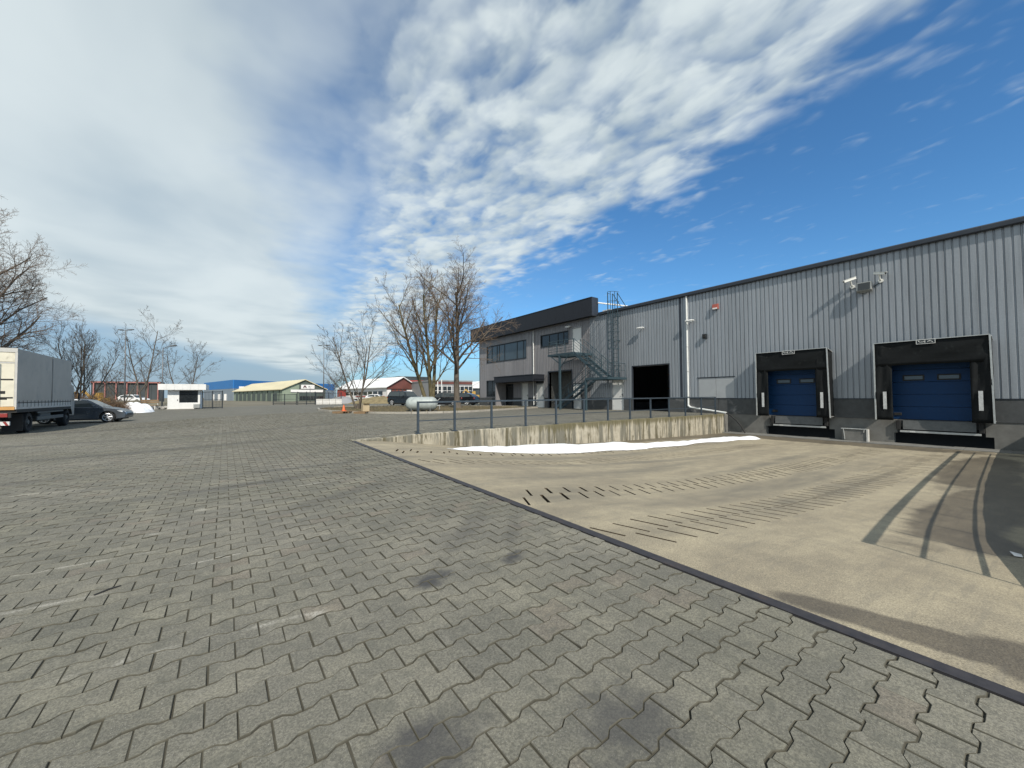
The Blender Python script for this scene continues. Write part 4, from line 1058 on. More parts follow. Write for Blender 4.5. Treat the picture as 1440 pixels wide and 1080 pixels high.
# ------------------------------------------------------------------ bare trees
class Wood:
    def __init__(s): s.p = {'trunk': MB(), 'crown': MB()}
    def strand(s, pts, radii, key, n):
        m = s.p[key]; b = len(m.v); P = [Vector(p) for p in pts]; k = len(P)
        ref = Vector((.31, .74, .6))
        for i in range(k):
            d = (P[min(i+1, k-1)]-P[max(i-1, 0)]).normalized(); a = d.cross(ref)
            a = a.normalized() if a.length > 1e-4 else d.orthogonal().normalized(); c = d.cross(a)
            for j in range(n):
                t = 2*math.pi*j/n; m.v.append(tuple(P[i]+(a*math.cos(t)+c*math.sin(t))*radii[i]))
        for i in range(k-1):
            for j in range(n): m.f.append((b+i*n+j, b+i*n+(j+1) % n, b+(i+1)*n+(j+1) % n, b+(i+1)*n+j))
def bare_tree(name, base, label, h, r, seed, stems=1, spread=.5, fork=.3, up=.35, kids=(7, 7, 6, 5), lean=(0, 0), m_trunk='bark_grey', m_twig='twig_brown', droop=0., tips=.0045, group=None, lens=(.62, .5, .45, .42), first=.38):
    rs = random.Random(seed); W = Wood()
    def grow(p, d, L, rad, lev):
        n = (9, 7, 6, 4, 3)[min(lev, 4)]; pts = [p.copy()]; rr = [rad]; dirs = [d.copy()]
        end = max(tips, rad*(.30 if lev < 2 else .22))
        for i in range(n):
            wob = (.035, .11, .16, .20, .24)[min(lev, 4)]
            d = (d+Vector((rs.gauss(0, wob), rs.gauss(0, wob), rs.gauss(0, wob*.7)+up*.16-(droop*.25 if lev >= 3 else 0)))).normalized()
            p = p+d*(L/n); pts.append(p.copy()); dirs.append(d.copy()); rr.append(rad+(end-rad)*((i+1)/n)**.85)
        W.strand(pts, rr, 'trunk' if lev <= 1 else 'crown', (9, 6, 4, 3, 3)[min(lev, 4)])
        if lev >= 4 or lev >= len(kids): return
        nk = int(kids[lev]*rs.uniform(.8, 1.25)+.5)
        az0 = rs.random()*6.28
        for q in range(nk):
            lo = first if lev == 0 else .18
            f = lo+(1-lo)*((q+rs.random()*.8)/nk); f = min(f, .985)
            i = min(int(f*n), n-1); k = f*n-i
            bp = pts[i].lerp(pts[i+1], k); bd = dirs[i+1]; br = rr[i]+(rr[i+1]-rr[i])*k
            az = az0+q*2.4+rs.gauss(0, .35); sd = bd.orthogonal().normalized(); sd = Matrix.Rotation(az, 3, bd) @ sd
            ang = spread*rs.uniform(.65, 1.35)*(1.0 if lev else 1.05)
            nd = (bd*math.cos(ang)+sd*math.sin(ang)).normalized()
            nl = L*lens[lev]*rs.uniform(.7, 1.2)*(1.12-.55*f if lev == 0 else 1.1-.4*f)
            grow(bp, nd, nl, max(tips, br*rs.uniform(.45, .68)), lev+1)
    for s_ in range(stems):
        a = s_*2*math.pi/max(stems, 1)+rs.random()
        d = Vector((lean[0], lean[1], 1.))
        if stems > 1: d += Vector((math.cos(a)*fork, math.sin(a)*fork, 0))
        grow(Vector((0, 0, -.15))+Vector((math.cos(a), math.sin(a), 0))*(r*.5 if stems > 1 else 0), d.normalized(), h*(1. if stems == 1 else rs.uniform(.88, 1.02)), r*(1. if stems == 1 else .72), 0)
    m = W.p['trunk']
    if r > .1: m.lathe([(-.2, r*1.7), (.0, r*1.5), (.15, r*1.2), (.5, r*1.02)], (0, 0, 0), (0, 0, 1), 10)
    rt = empty(name, base, label, 'tree', group)
    W.p['trunk'].build('trunk', m_trunk, rt, world=False, smooth=True, fix=False); W.p['crown'].build('crown', m_twig, rt, world=False, fix=False)
    return rt
bare_tree('bare_tree', (13.0, 28.3, .25), 'tall bare tree with forked mossy trunk behind the grey tank', 9.7, .24, 11, stems=3, spread=.55, fork=.26, up=.25, kids=(11, 8, 7, 5), m_trunk='bark_moss', lean=(-.10, .06), lens=(.46, .46, .42, .4), first=.20, tips=.0048)
bare_tree('bare_tree', (14.55, 26.8, .25), 'bare tree with one thick trunk close to the office corner', 9.3, .26, 29, stems=1, spread=.80, up=.30, kids=(16, 9, 7, 6), m_trunk='bark_grey', lens=(.62, .48, .44, .42), first=.28, lean=(.0, .0), tips=.0048)
bare_tree('bare_tree', (8.3, 31.2, .22), 'small wide-spreading bare tree at the tip of the planted island', 6.0, .12, 37, stems=3, spread=.60, fork=.42, up=.28, kids=(7, 6, 5, 3), m_twig='twig_grey', lens=(.62, .5, .45, .4), first=.14, tips=.006)
def at(px, py, t):                                 # a point straight ahead at depth t for laying out the distance
    d = fwd+cr*((px-720)/FPX)-cu*((py-540)/FPX); return Vector((0, 0, CAMH))+d*t
def foot(px, t):
    p = at(px, 560, t); return (p.x, p.y, zgf(p.x, p.y))
bare_tree('bare_tree', foot(-62, 26), 'large bare tree rising behind the truck at the left border', 12.2, .33, 41, stems=1, spread=.80, up=.40, kids=(24, 12, 10, 8), lens=(.56, .5, .44, .4), first=.22, m_twig='twig_brown', tips=.006)
bare_tree('bare_tree', foot(97, 36), 'upright bare tree just right of the truck', 7.2, .13, 43, stems=2, spread=.42, fork=.18, up=.6, kids=(8, 6, 5, 4), m_twig='twig_grey', lens=(.5, .5, .45, .4), first=.15, lean=(.06, -.05), tips=.006)
bare_tree('bare_tree', foot(116, 38), 'bare tree leaning right above the brown brush', 6.8, .12, 47, stems=3, spread=.46, fork=.30, up=.5, kids=(8, 6, 5, 4), m_twig='twig_grey', lens=(.5, .5, .45, .4), first=.15, lean=(.22, -.17), tips=.006)
bare_tree('bare_tree', foot(203, 50), 'tall bare tree left of the white gatehouse', 10.4, .17, 53, stems=2, spread=.62, fork=.13, up=.3, kids=(9, 6, 5, 4), m_twig='twig_grey', lens=(.42, .5, .45, .4), first=.22, tips=.008)
bare_tree('bare_tree', foot(258, 62), 'bare tree behind the white gatehouse roof', 8.6, .16, 59, stems=2, spread=.7, fork=.35, up=.3, kids=(8, 6, 5, 4), m_twig='twig_grey', lens=(.55, .5, .45, .4), first=.2, tips=.009)
bare_tree('bare_tree', foot(170, 56), 'low bare tree by the tall lamp post', 5.2, .12, 61, stems=3, spread=.6, fork=.45, up=.3, kids=(7, 5, 4, 3), m_twig='twig_grey', lens=(.55, .5, .45, .4), first=.15, tips=.009)
bare_tree('bare_tree', foot(472, 88), 'small distant bare tree in front of the red and white building', 6.0, .14, 67, stems=2, spread=.7, fork=.3, up=.25, kids=(8, 6, 5, 3), m_twig='twig_grey', lens=(.55, .5, .45, .4), first=.3, tips=.012)
def brush(px, t, w, h, seed, label):
    rs = random.Random(seed); c = foot(px, t); W = Wood()
    for _ in range(300):
        a = rs.random()*6.28; rr = w*math.sqrt(rs.random()); p = Vector((math.cos(a)*rr, math.sin(a)*rr*.7, 0)); d = Vector((rs.gauss(0, .5), rs.gauss(0, .5), 1)).normalized()
        L = h*rs.uniform(.4, 1.)*(1-.5*(rr/w)**2); pts = [p]; 
        for i in range(4): d = (d+Vector((rs.gauss(0, .22), rs.gauss(0, .22), -.06))).normalized(); pts.append(pts[-1]+d*L/4)
        W.strand(pts, [.016, .013, .010, .008, .005], 'crown', 3)
        for _k in range(5):
            q = pts[rs.randrange(1, 4)]; d2 = Vector((rs.gauss(0, 1), rs.gauss(0, 1), rs.uniform(0, 1))).normalized()
            W.strand([q, q+d2*L*.25, q+d2*L*.42+Vector((0, 0, .05))], [.009, .007, .005], 'crown', 3)
    rt = empty('brush', c, label, 'shrub', 'brown brush behind the car')
    W.p['crown'].build('stems', 'brush_brown', rt, world=False, fix=False)
brush(104, 31, 1.4, 2.6, 1, 'brown leafless brush beside the truck, leftmost of the thicket'); brush(122, 33, 1.8, 2.5, 2, 'brown leafless brush directly above the grey car roof')
brush(140, 34, 1.9, 2.2, 3, 'brown leafless brush above the grey car bonnet'); brush(156, 36, 1.4, 1.4, 4, 'low brown brush left of the snow heap'); brush(90, 33, 1.4, 2.4, 5, 'tall brown brush mostly hidden by the truck')

# ------------------------------------------------------------------ vehicles
def car(name, base, heading, label, paint, L=4.3, Wd=1.78, H=1.46, kind='hatch', wheels=True, group=None):
    """x forward, origin midway between the axles on the ground"""
    rz = math.atan2(heading[1], heading[0]); rt = empty(name, base, label, 'car', group, rz)
    hw = Wd/2; f, b = L*.5, -L*.5; ax, bx = L*.315, -L*.295; wr = .325 if kind != 'suv' else .36
    sill = .22 if kind != 'suv' else .30; belt = H*.635; hood = H*.60
    arc = lambda cx: [(cx+(wr+.055)*math.cos(a), wr+(wr+.055)*math.sin(a)) for a in np.linspace(R(-18), R(198), 11)]
    low = [(f-.06, sill+.03)]+[(x, max(z, sill)) for x, z in arc(ax)]+[(x, max(z, sill)) for x, z in arc(bx)]+[(b+.07, sill+.06), (b+.01, .52), (b+.03, belt-.16), (b+.10, belt+.02), (b+.55, belt+.03), (L*.16, belt+.0), (f-.95, hood+.04), (f-.35, hood-.09), (f-.08, hood-.22), (f, .50), (f-.01, .36)]
    bm = bmesh.new(); vs = [bm.verts.new((x, -hw, z)) for x, z in low]; face = bm.faces.new(vs)
    ret = bmesh.ops.extrude_face_region(bm, geom=[face]); ev = [g for g in ret['geom'] if isinstance(g, bmesh.types.BMVert)]
    bmesh.ops.translate(bm, verts=ev, vec=(0, Wd, 0)); bmesh.ops.recalc_face_normals(bm, faces=bm.faces)
    for v in bm.verts:                                # narrow towards nose, tail and belt
        k = 1-.16*max(0, (abs(v.co.x)-L*.34)/(L*.16))**2; k *= 1-.05*max(0, (v.co.z-.62)/.4); v.co.y *= k
    ed = [e for e in bm.edges if len(e.link_faces) == 2 and max(len(q.verts) for q in e.link_faces) > 8]
    bmesh.ops.bevel(bm, geom=ed, offset=.045, segments=3, affect='EDGES', profile=.6)
    me = bpy.data.meshes.new('body'); bm.to_mesh(me); bm.free(); me.materials.append(M[paint]); me.shade_smooth()
    me.set_sharp_from_angle(angle=R(35))
    body = bpy.data.objects.new('body', me); col.objects.link(body); body.parent = rt
    # greenhouse
    if kind == 'suv': roof = [(f-1.15, belt-.02), (L*.13, H-.07), (L*.02, H), (b+.75, H-.01), (b+.30, H-.09), (b+.08, belt)]
    else: roof = [(f-1.0, belt-.03), (L*.10, H-.09), (-L*.02, H), (b+1.15, H-.03), (b+.62, H-.15), (b+.10, belt)]
    yw = lambda z: hw*(.945-.26*max(0, (z-belt)/(H-belt)))
    m = MB(); n = len(roof)
    for s_ in (-1, 1): m.v += [(x, s_*yw(z), z) for x, z in roof]
    m.f = [tuple(range(n)), tuple(range(2*n-1, n-1, -1))]+[(i, i+n, i+1+n, i+1) for i in range(n-1)]+[(n-1, 2*n-1, n, 0)]
    cabin = m.build('cabin', paint, rt, world=False, bevel=.03, smooth=False)
    # side glass a few millimetres proud
    (x0, z0), (x1, z1), (x2, z2), (x3, z3), (x4, z4), (x5, z5) = roof
    lp = lambda a, c, k: (a[0]+(c[0]-a[0])*k, a[1]+(c[1]-a[1])*k)
    bz = belt+.045; tz = -.075
    front_q = [(x0-.34, bz), (x1-.05, z1+tz+.01), (x2, z2+tz), (-.12, z2+tz-.005), (-.06, bz)]
    rear_q = [(-.16, bz), (-.22, z2+tz-.006), (x3, z3+tz), (x4+.02, z4+tz+.0), (x4-.02, bz+.03)]
    for s_ in (-1, 1):
        for q in (front_q, rear_q):
            part('side_window', 'car_glass', cabin, lambda mm_: mm_.add([(x, s_*(yw(z)+.006), z) for x, z in q], [tuple(range(len(q)))]), world=False)
    part('windscreen', 'car_glass', cabin, lambda mm_: mm_.add([(lp(roof[0], roof[1], k)[0]+.012, s_*(yw(lp(roof[0], roof[1], k)[1])-.07), lp(roof[0], roof[1], k)[1]+.008) for k, s_ in ((.10, -1), (.94, -1), (.94, 1), (.10, 1))], [(0, 1, 2, 3)]), world=False)
    part('rear_window', 'car_glass', cabin, lambda mm_: mm_.add([(lp(roof[4], roof[5], k)[0]-.012, s_*(yw(lp(roof[4], roof[5], k)[1])-.09), lp(roof[4], roof[5], k)[1]+.004) for k, s_ in ((.0, -1), (.62, -1), (.62, 1), (.0, 1))], [(0, 1, 2, 3)]), world=False)
    for s_ in (-1, 1):
        part('mirror', paint, rt, lambda mm_: mm_.cbox((x0-.42, s_*(hw+.07), belt+.07), (.12, .17, .12)), world=False, bevel=.03)
        part('headlight', 'lamp_glass', body, lambda mm_: mm_.add([(f-.40, s_*(hw*.955), hood-.155), (f-.18, s_*(hw*.915), hood-.17), (f-.05, s_*(hw*.70), hood-.22), (f-.03, s_*(hw*.66), hood-.30), (f-.16, s_*(hw*.925), hood-.26)], [(0, 1, 2, 3, 4)]), world=False)
        part('tail_light', 'tail_red', body, lambda mm_: mm_.cbox((b+.06, s_*hw*.78, belt-.10), (.10, .22, .16)), world=False, bevel=.02)
        part('door_handle', 'dark_frame', body, lambda mm_: mm_.cbox((-.25, s_*(hw*.985), belt-.08), (.16, .02, .025)), world=False)
    part('grille', 'dark_frame', body, lambda mm_: mm_.cbox((f-.035, 0, .47), (.07, Wd*.62, .16)), world=False, bevel=.02)
    part('sill_trim', 'chassis', body, lambda mm_: mm_.box(bx+wr+.08, ax-wr-.08, -hw-.004, hw+.004, sill-.05, sill+.02), world=False)
    part('underbody', 'chassis', body, lambda mm_: mm_.box(b+.25, f-.25, -hw+.12, hw-.12, .17, sill+.3), world=False)
    for cx in (ax, bx):
        for s_ in (-1, 1):
            y = s_*(hw-.115)
            w = part('wheel', 'tyre', rt, lambda mm_: mm_.lathe([(-.1, .0), (-.1, wr-.05), (-.08, wr), (.08, wr), (.1, wr-.05), (.1, 0)], (cx, y, wr), (0, s_, 0), 22), world=False, smooth=False)
            rim = part('rim', 'chassis', w, lambda mm_: mm_.lathe([(.101, .0), (.101, wr*.69)], (cx, y, wr), (0, s_, 0), 20), world=False)
            def spokes(mm_):
                mm_.lathe([(.103, wr*.62), (.112, wr*.66), (.106, wr*.71), (.10, wr*.72)], (cx, y, wr), (0, s_, 0), 20)
                mm_.lathe([(.118, 0), (.118, wr*.14)], (cx, y, wr), (0, s_, 0), 8)
                for q in range(5):
                    a = q*2*math.pi/5+.3
                    for e in (-.16, .16):
                        p0 = (cx+math.cos(a)*wr*.1, y+s_*.112, wr+math.sin(a)*wr*.1); p1 = (cx+math.cos(a+e)*wr*.67, y+s_*.108, wr+math.sin(a+e)*wr*.67)
                        mm_.bar(p0, p1, .012, .028) if False else mm_.tube(p0, p1, wr*.055, n=5)
            part('alloy_spokes', 'alloy', w, spokes, world=False)
    return rt
hd = Vector((.985, -.10, 0)).normalized()
fw = Vector((-5.78, 34.2, 0)); side = Vector((-hd.y, hd.x, 0))   # near side is to the right of travel
c0 = fw-hd*(4.35*.315)+side*(.78)
car('parked_car', (c0.x, c0.y, zgf(c0.x, c0.y)), hd, 'dark grey hatchback car with silver spoked wheels, nose out from behind the truck', 'car_grey', 4.35, 1.80, 1.47)
car('parked_car', (17.0, 43.9, zgf(17., 43.9)), (.37, -.93), 'dark sport utility car parked left of the grey tank', 'car_dark', 4.5, 1.85, 1.68, 'suv', group='cars parked behind the planted island')
car('parked_car', (19.2, 38.8, zgf(19.2, 38.8)), (-.80, .45), 'black car behind the forked tree trunk', 'car_black', 4.3, 1.78, 1.50, group='cars parked behind the planted island')
car('parked_car', (22.4, 40.6, zgf(22.4, 40.6)), (-.55, .80), 'black car next to the office corner', 'car_black', 4.4, 1.80, 1.46, group='cars parked behind the planted island')
p = at(188, 562, 66); car('parked_car', (p.x, p.y, zgf(p.x, p.y)+.45), (.8, -.6), 'white car far off beyond the snow heap', 'car_white', 4.4, 1.78, 1.5)
p = at(530, 562, 78); car('parked_car', (p.x, p.y, zgf(p.x, p.y)+.2), (.8, -.6), 'white car parked before the distant white facade', 'car_white', 4.4, 1.78, 1.45)

def truck():
    X0, X1, Y0, Y1 = -9.38, -6.92, 25.1, 32.2; gz_ = zgf(-7, 28)
    zb_, zt = gz_+1.02, 3.35
    t = empty('box_truck', (-8.1, 28.6, gz_), 'tarpaulin-sided truck with dirty cream rear doors at the left border', 'truck')
    # tarpaulin side with slight bellies between the hoops
    m = MB(); nu, nv = 40, 14
    for j in range(nv+1):
        for i in range(nu+1):
            a, b = i/nu, j/nv; e = .020*math.sin(a*math.pi*5)**2*math.sin(b*math.pi)+.008*math.sin(a*31+b*5)*math.sin(b*3.1)
            m.v.append((X1+e-.005, Y0+.06+(Y1-Y0-.1)*a, zb_+.30+(zt-zb_-.32)*b))
    for j in range(nv):
        for i in range(nu): q = j*(nu+1)+i; m.f.append((q, q+1, q+nu+2, q+nu+1))
    tp = m.build('tarpaulin', 'tarp', t, smooth=True)
    part('tarpaulin', 'tarp', t, lambda m: (m.box(X0-.01, X1-.01, Y0+.07, Y1-.03, zt-.03, zt-.001), m.box(X0-.012, X0, Y0+.06, Y1-.03, zb_+.3, zt-.03)))
    part('tarp_seam', 'tarp_seam', t, lambda m: m.box(X1+.010, X1+.024, Y0+4.05, Y0+4.13, zb_+.31, zt-.06))
    part('front_wall', 'tarp', t, lambda m: m.box(X0, X1-.01, Y1-.04, Y1, zb_, zt-.03))
    part('side_board', 'tarp_hem', t, lambda m: m.box(X1-.03, X1+.012, Y0+.04, Y1-.02, zb_+.04, zb_+.29))
    part('lashing_strap', 'chassis', t, lambda m: [m.box(X1+.012, X1+.018, Y0+.2+i*.42, Y0+.225+i*.42, zb_+.12, zb_+.40) for i in range(17)])
    part('lashing_rope', 'chassis', t, lambda m: m.box(X1+.016, X1+.024, Y0+.1, Y1-.1, zb_+.305, zb_+.322))
    part('bed_frame', 'chassis', t, lambda m: m.box(X0+.02, X1+.005, Y0+.04, Y1-.02, zb_-.10, zb_+.038))
    # rear
    for a, b in ((X0+.06, (X0+X1)/2-.01), ((X0+X1)/2+.01, X1-.07)):
        d = part('rear_door', 'cream_door', t, lambda m: m.box(a, b, Y0, Y0+.05, zb_+.16, zt-.62), bevel=.008)
        part('lock_bar', 'galvanised', d, lambda m: m.tube(((a+b)/2+.2, Y0-.03, zb_+.2), ((a+b)/2+.2, Y0-.03, zt-.64), .018))
        part('hinge', 'chassis', d, lambda m: [m.box(b-.55, b-.03, Y0-.018, Y0-.002, z, z+.05) for z in (zb_+.5, zb_+1.25)])
    part('header_panel', 'cream_door', t, lambda m: m.box(X0+.06, X1-.07, Y0+.001, Y0+.05, zt-.55, zt-.17), bevel=.006)
    part('rear_frame', 'tarp_hem', t, lambda m: (m.box(X0, X1, Y0-.01, Y0+.06, zt-.15, zt+.02), m.box(X1-.065, X1+.004, Y0-.008, Y0+.058, zb_+.04, zt-.15), m.box(X0, X0+.055, Y0-.008, Y0+.058, zb_+.04, zt-.15), m.box(X0+.06, X1-.07, Y0, Y0+.05, zt-.612, zt-.56)))
    part('tail_strip', 'orange_strip', t, lambda m: m.box(X0+.03, X1-.04, Y0-.03, Y0+.04, zb_+.02, zb_+.15))
    part('door_mark', 'chassis', t, lambda m: (m.lathe([(-.004, .10), (-.004, .125)], (X1-.55, Y0, zb_+.95), (0, 1, 0), 16), m.box(X1-.62, X1-.48, Y0-.005, Y0-.001, zb_+.93, zb_+.97), m.box(X1-.5, X1-.3, Y0-.005, Y0-.001, zb_+.68, zb_+.80), m.box(X1-.55, X1-.25, Y0-.005, Y0-.001, zb_+.44, zb_+.50), m.box(X1-.75, X1-.56, Y0-.005, Y0-.001, zb_+.70, zb_+.76)))
    part('chassis', 'chassis', t, lambda m: (m.box(X0+.55, X0+.75, Y0+.3, Y1+1.6, gz_+.6, gz_+.9), m.box(X1-.75, X1-.55, Y0+.3, Y1+1.6, gz_+.6, gz_+.9)))
    part('light_bar', 'chassis', t, lambda m: m.box(X0+.15, X1-.15, Y0+.05, Y0+.15, gz_+.72, gz_+.93))
    for x in (X0+.35, X1-.45):
        part('tail_light', 'tail_red', t, lambda m: m.box(x-.18, x+.22, Y0+.02, Y0+.05, gz_+.74, gz_+.90), bevel=.01)
    part('underrun_bar', 'plate_white', t, lambda m: m.box(X0+.2, X1-.2, Y0+.12, Y0+.20, gz_+.40, gz_+.56))
    part('bar_stripe', 'tail_red', t, lambda m: [m.prism([(X1-.3-i*.2, gz_+.402), (X1-.22-i*.2, gz_+.402), (X1-.3-i*.2, gz_+.558), (X1-.38-i*.2, gz_+.558)], 1, Y0+.112, Y0+.119) for i in range(9)])
    part('mud_flap', 'chassis', t, lambda m: (m.box(X1-.62, X1-.04, Y0+.85, Y0+.88, gz_+.12, gz_+.85), m.box(X0+.04, X0+.62, Y0+.85, Y0+.88, gz_+.12, gz_+.85)))
    for y in (Y0+1.65, Y1-.2):
        for s_, xx in ((1, X1-.22), (-1, X0+.22)):
            w = part('wheel', 'tyre', t, lambda m: m.lathe([(-.2, 0), (-.2, .40), (-.16, .46), (.10, .46), (.14, .40), (.14, .27), (.06, .24), (.06, 0)], (xx, y, gz_+.46), (s_, 0, 0), 26))
            part('hub', 'lip_plate', w, lambda m: m.lathe([(.061, .23), (.08, .12), (.13, .10), (.13, 0)], (xx, y, gz_+.46), (s_, 0, 0), 14))
        part('mudguard', 'chassis', t, lambda m: m.add([(X1-.5, y+.58*math.cos(a), gz_+.46+.56*math.sin(a)) for a in np.linspace(.25, 2.9, 9)]+[(X1-.02, y+.58*math.cos(a), gz_+.46+.56*math.sin(a)) for a in np.linspace(.25, 2.9, 9)], [(i, i+1, i+10, i+9) for i in range(8)]))
    part('side_guard', 'lip_plate', t, lambda m: (m.box(X1-.10, X1-.05, Y0+2.5, Y1-1.0, gz_+.50, gz_+.66), m.box(X1-.10, X1-.05, Y0+2.5, Y1-1.0, gz_+.82, gz_+.90)))
    part('fuel_tank', 'lip_plate', t, lambda m: m.box(X1-.70, X1-.14, Y0+3.2, Y0+4.6, gz_+.42, gz_+.85), bevel=.05)
    part('driver_cab', 'tarp', t, lambda m: m.prism([(Y1+.12, gz_+.55), (Y1+1.35, gz_+.50), (Y1+1.40, gz_+1.35), (Y1+1.2, gz_+2.25), (Y1+.12, gz_+2.35)], 0, X0+.15, X1-.15), bevel=.05)
    part('side_mirror', 'chassis', t, lambda m: (m.box(X1+.05, X1+.10, Y1+1.02, Y1+1.22, gz_+1.4, gz_+1.8), m.tube((X1-.15, Y1+1.1, gz_+1.8), (X1+.08, Y1+1.12, gz_+1.8), .015)))
truck()
snow_patch('snow_heap', [tuple(at(x, y, t)[:2]) for x, y, t in [(163, 570, 37.5), (170, 570, 36), (190, 570, 35.2), (205, 570, 35.6), (217, 570, 37), (214, 570, 39.5), (200, 570, 41), (180, 570, 41), (166, 570, 39.5)]], zgf, .85, 'rounded heap of old snow at the yard edge right of the grey car', 9, .16)

# ------------------------------------------------------------------ grey tank, pallet, cone, box
def tank():
    c = Vector((10.35, 23.9, zgf(10.35, 23.9))); a = Vector((.83, -.56, 0)).normalized(); zc = c.z+.13+.45
    t = empty('gas_tank', c, 'grey-green cylindrical steel tank lying on a skid at the kerb', 'tank')
    pr = [(-1.03, 0), (-1.02, .12), (-.97, .25), (-.88, .36), (-.74, .435), (-.68, .45), (.68, .45), (.74, .435), (.88, .36), (.97, .25), (1.02, .12), (1.03, 0)]
    part('shell', 'tank_paint', t, lambda m: m.lathe(pr, (c.x, c.y, zc), a, 32), smooth=True)
    part('weld_band', 'tank_paint', t, lambda m: [m.lathe([(h-.012, .455), (h+.012, .455)], (c.x, c.y, zc), a, 32) for h in (-.69, 0, .69)])
    s_ = Vector((-a.y, a.x, 0))
    for h in (-.6, .6):
        p = c+a*h
        part('saddle', 'lip_plate', t, lambda m: m.bar(p-s_*.36+Vector((0, 0, .17)), p+s_*.36+Vector((0, 0, .17)), .08, .16))
    for q in (-.30, .30):
        part('skid_beam', 'lip_plate', t, lambda m: m.bar(c+s_*q-a*1.0+Vector((0, 0, .05)), c+s_*q+a*1.0+Vector((0, 0, .05)), .10, .09))
    part('valve', 'galvanised', t, lambda m: (m.tube((c.x, c.y, zc+.44), (c.x, c.y, zc+.56), .03), m.tube(Vector((c.x, c.y, zc-.15))+a*1.0, Vector((c.x, c.y, zc-.12))+a*1.22, .03), m.tube(Vector((c.x, c.y, zc-.12))+a*1.15, Vector((c.x, c.y, zc-.38))+a*1.15, .022), m.tube(Vector((c.x, c.y, zc+.15))+a*.98, Vector((c.x, c.y, zc+.36))+a*1.2, .025)))
    part('leg', 'lip_plate', t, lambda m: [m.box(c.x+a.x*h+s_.x*q-.03, c.x+a.x*h+s_.x*q+.03, c.y+a.y*h+s_.y*q-.03, c.y+a.y*h+s_.y*q+.03, c.z, c.z+.14) for h in (-.9, .9) for q in (-.3, .3)])
tank()
def pallet(c, rz, label):
    z = zgf(c[0], c[1]); t = empty('pallet', (c[0], c[1], z), label, 'pallet', 'pallets at the island kerb', rz)
    for i in range(5): part('deck_board', 'pallet_wood', t, lambda m: m.cbox((0, -.34+i*.17, .125), (1.2, .12, .022)), world=False)
    for x in (-.53, 0, .53): part('bearer', 'pallet_wood', t, lambda m: m.cbox((x, 0, .06), (.1, .78, .10)), world=False)
pallet((6.25, 26.9), .6, 'weathered pallet under the orange cone at the kerb'); pallet((7.2, 25.6), .7, 'weathered pallet under the pale carton at the kerb')
tc = empty('traffic_cone', (6.25, 26.9, zgf(6.25, 26.9)+.137), 'small orange traffic cone on a pallet by the small tree', 'cone')
part('cone', 'cone_orange', tc, lambda m: m.lathe([(.02, .11), (.40, .03), (.41, 0)], (6.25, 26.9, zgf(6.25, 26.9)+.137), (0, 0, 1), 14), smooth=True)
part('base', 'cone_orange', tc, lambda m: m.cbox((6.25, 26.9, zgf(6.25, 26.9)+.15), (.32, .32, .025)))
cb = empty('carton', (7.25, 25.6, zgf(7.2, 25.6)+.137), 'pale carton box on a pallet beside the small tree', 'carton')
zc_ = zgf(7.2, 25.6)+.138
part('box', 'cardboard', cb, lambda m: m.box(7.05, 7.45, 25.4, 25.8, zc_, zc_+.44), bevel=.006)
part('lid_flap', 'cardboard', cb, lambda m: m.add([(7.05, 25.4, zc_+.441), (7.45, 25.4, zc_+.441), (7.43, 25.27, zc_+.50), (7.07, 25.27, zc_+.50)], [(0, 1, 2, 3)]))

# ------------------------------------------------------------------ gatehouse, gates, lamp posts
def gatehouse():
    cx, cy = -3.55, 57.6; z = zgf(cx, cy)
    g = empty('gatehouse', (cx, cy, z), 'small white gatehouse cabin with flat overhanging roof and wide window', 'gatehouse', rz=R(-3))
    W_, Dp, H_ = 2.78, 2.6, 2.15
    def P(name, m_, fn, par=g, **k): return part(name, m_, par, fn, world=False, **k)
    y_ = -Dp/2
    P('wall', 'hut_white', lambda m: (m.box(-W_/2, -W_/2+.08, y_, Dp/2, 0, H_), m.box(W_/2-.08, W_/2, y_, Dp/2, 0, H_), m.box(-W_/2+.08, W_/2-.08, Dp/2-.08, Dp/2, 0, H_),
        m.box(-W_/2+.08, -.42, y_, y_+.08, 2.02, H_), m.box(-.42, 1.2, y_, y_+.08, 0, .72), m.box(-.42, 1.2, y_, y_+.08, 2.06, H_), m.box(1.2, W_/2-.08, y_, y_+.08, 0, H_), m.box(-W_/2+.08, -1.25, y_, y_+.08, 0, 2.02), m.box(-.48, -.42, y_, y_+.08, 0, 2.02)))
    d = P('door', 'white_door', lambda m: m.box(-1.25, -.48, y_+.01, y_+.06, .03, 2.0)); P('handle', 'dark_frame', lambda m: m.box(-.58, -.52, y_-.03, y_+.01, .95, 1.08), d)
    w = P('window', 'dark_frame', lambda m: (m.box(-.42, 1.2, y_+.02, y_+.07, .72, .77), m.box(-.42, 1.2, y_+.02, y_+.07, 2.01, 2.06), m.box(-.42, -.37, y_+.02, y_+.07, .77, 2.01), m.box(1.15, 1.2, y_+.02, y_+.07, .77, 2.01), m.box(-.37, 1.15, y_+.02, y_+.07, 1.70, 1.74)))
    for a, b in ((.77, 1.70), (1.74, 2.01)): P('pane', 'dark_glass', lambda m: m.box(-.37, 1.15, y_+.04, y_+.05, a, b), w)
    for i in range(6):
        a = -2.1+i*.675
        P('roof_fascia', 'hut_white', lambda m: m.box(a+.004, a+.671, y_-.60, y_-.56, H_-.02, H_+.62))
    P('roof', 'hut_white', lambda m: m.box(-2.1, 1.95, y_-.55, Dp/2+.4, H_+.001, H_+.58))
    P('meter_box', 'flood_grey', lambda m: m.box(.85, 1.4, y_-.35, y_-.02, .1, .55), bevel=.02)
    P('plinth', 'kerb', lambda m: m.box(-W_/2-.1, W_/2+.1, y_-.12, Dp/2+.1, -.25, .04))
gatehouse()
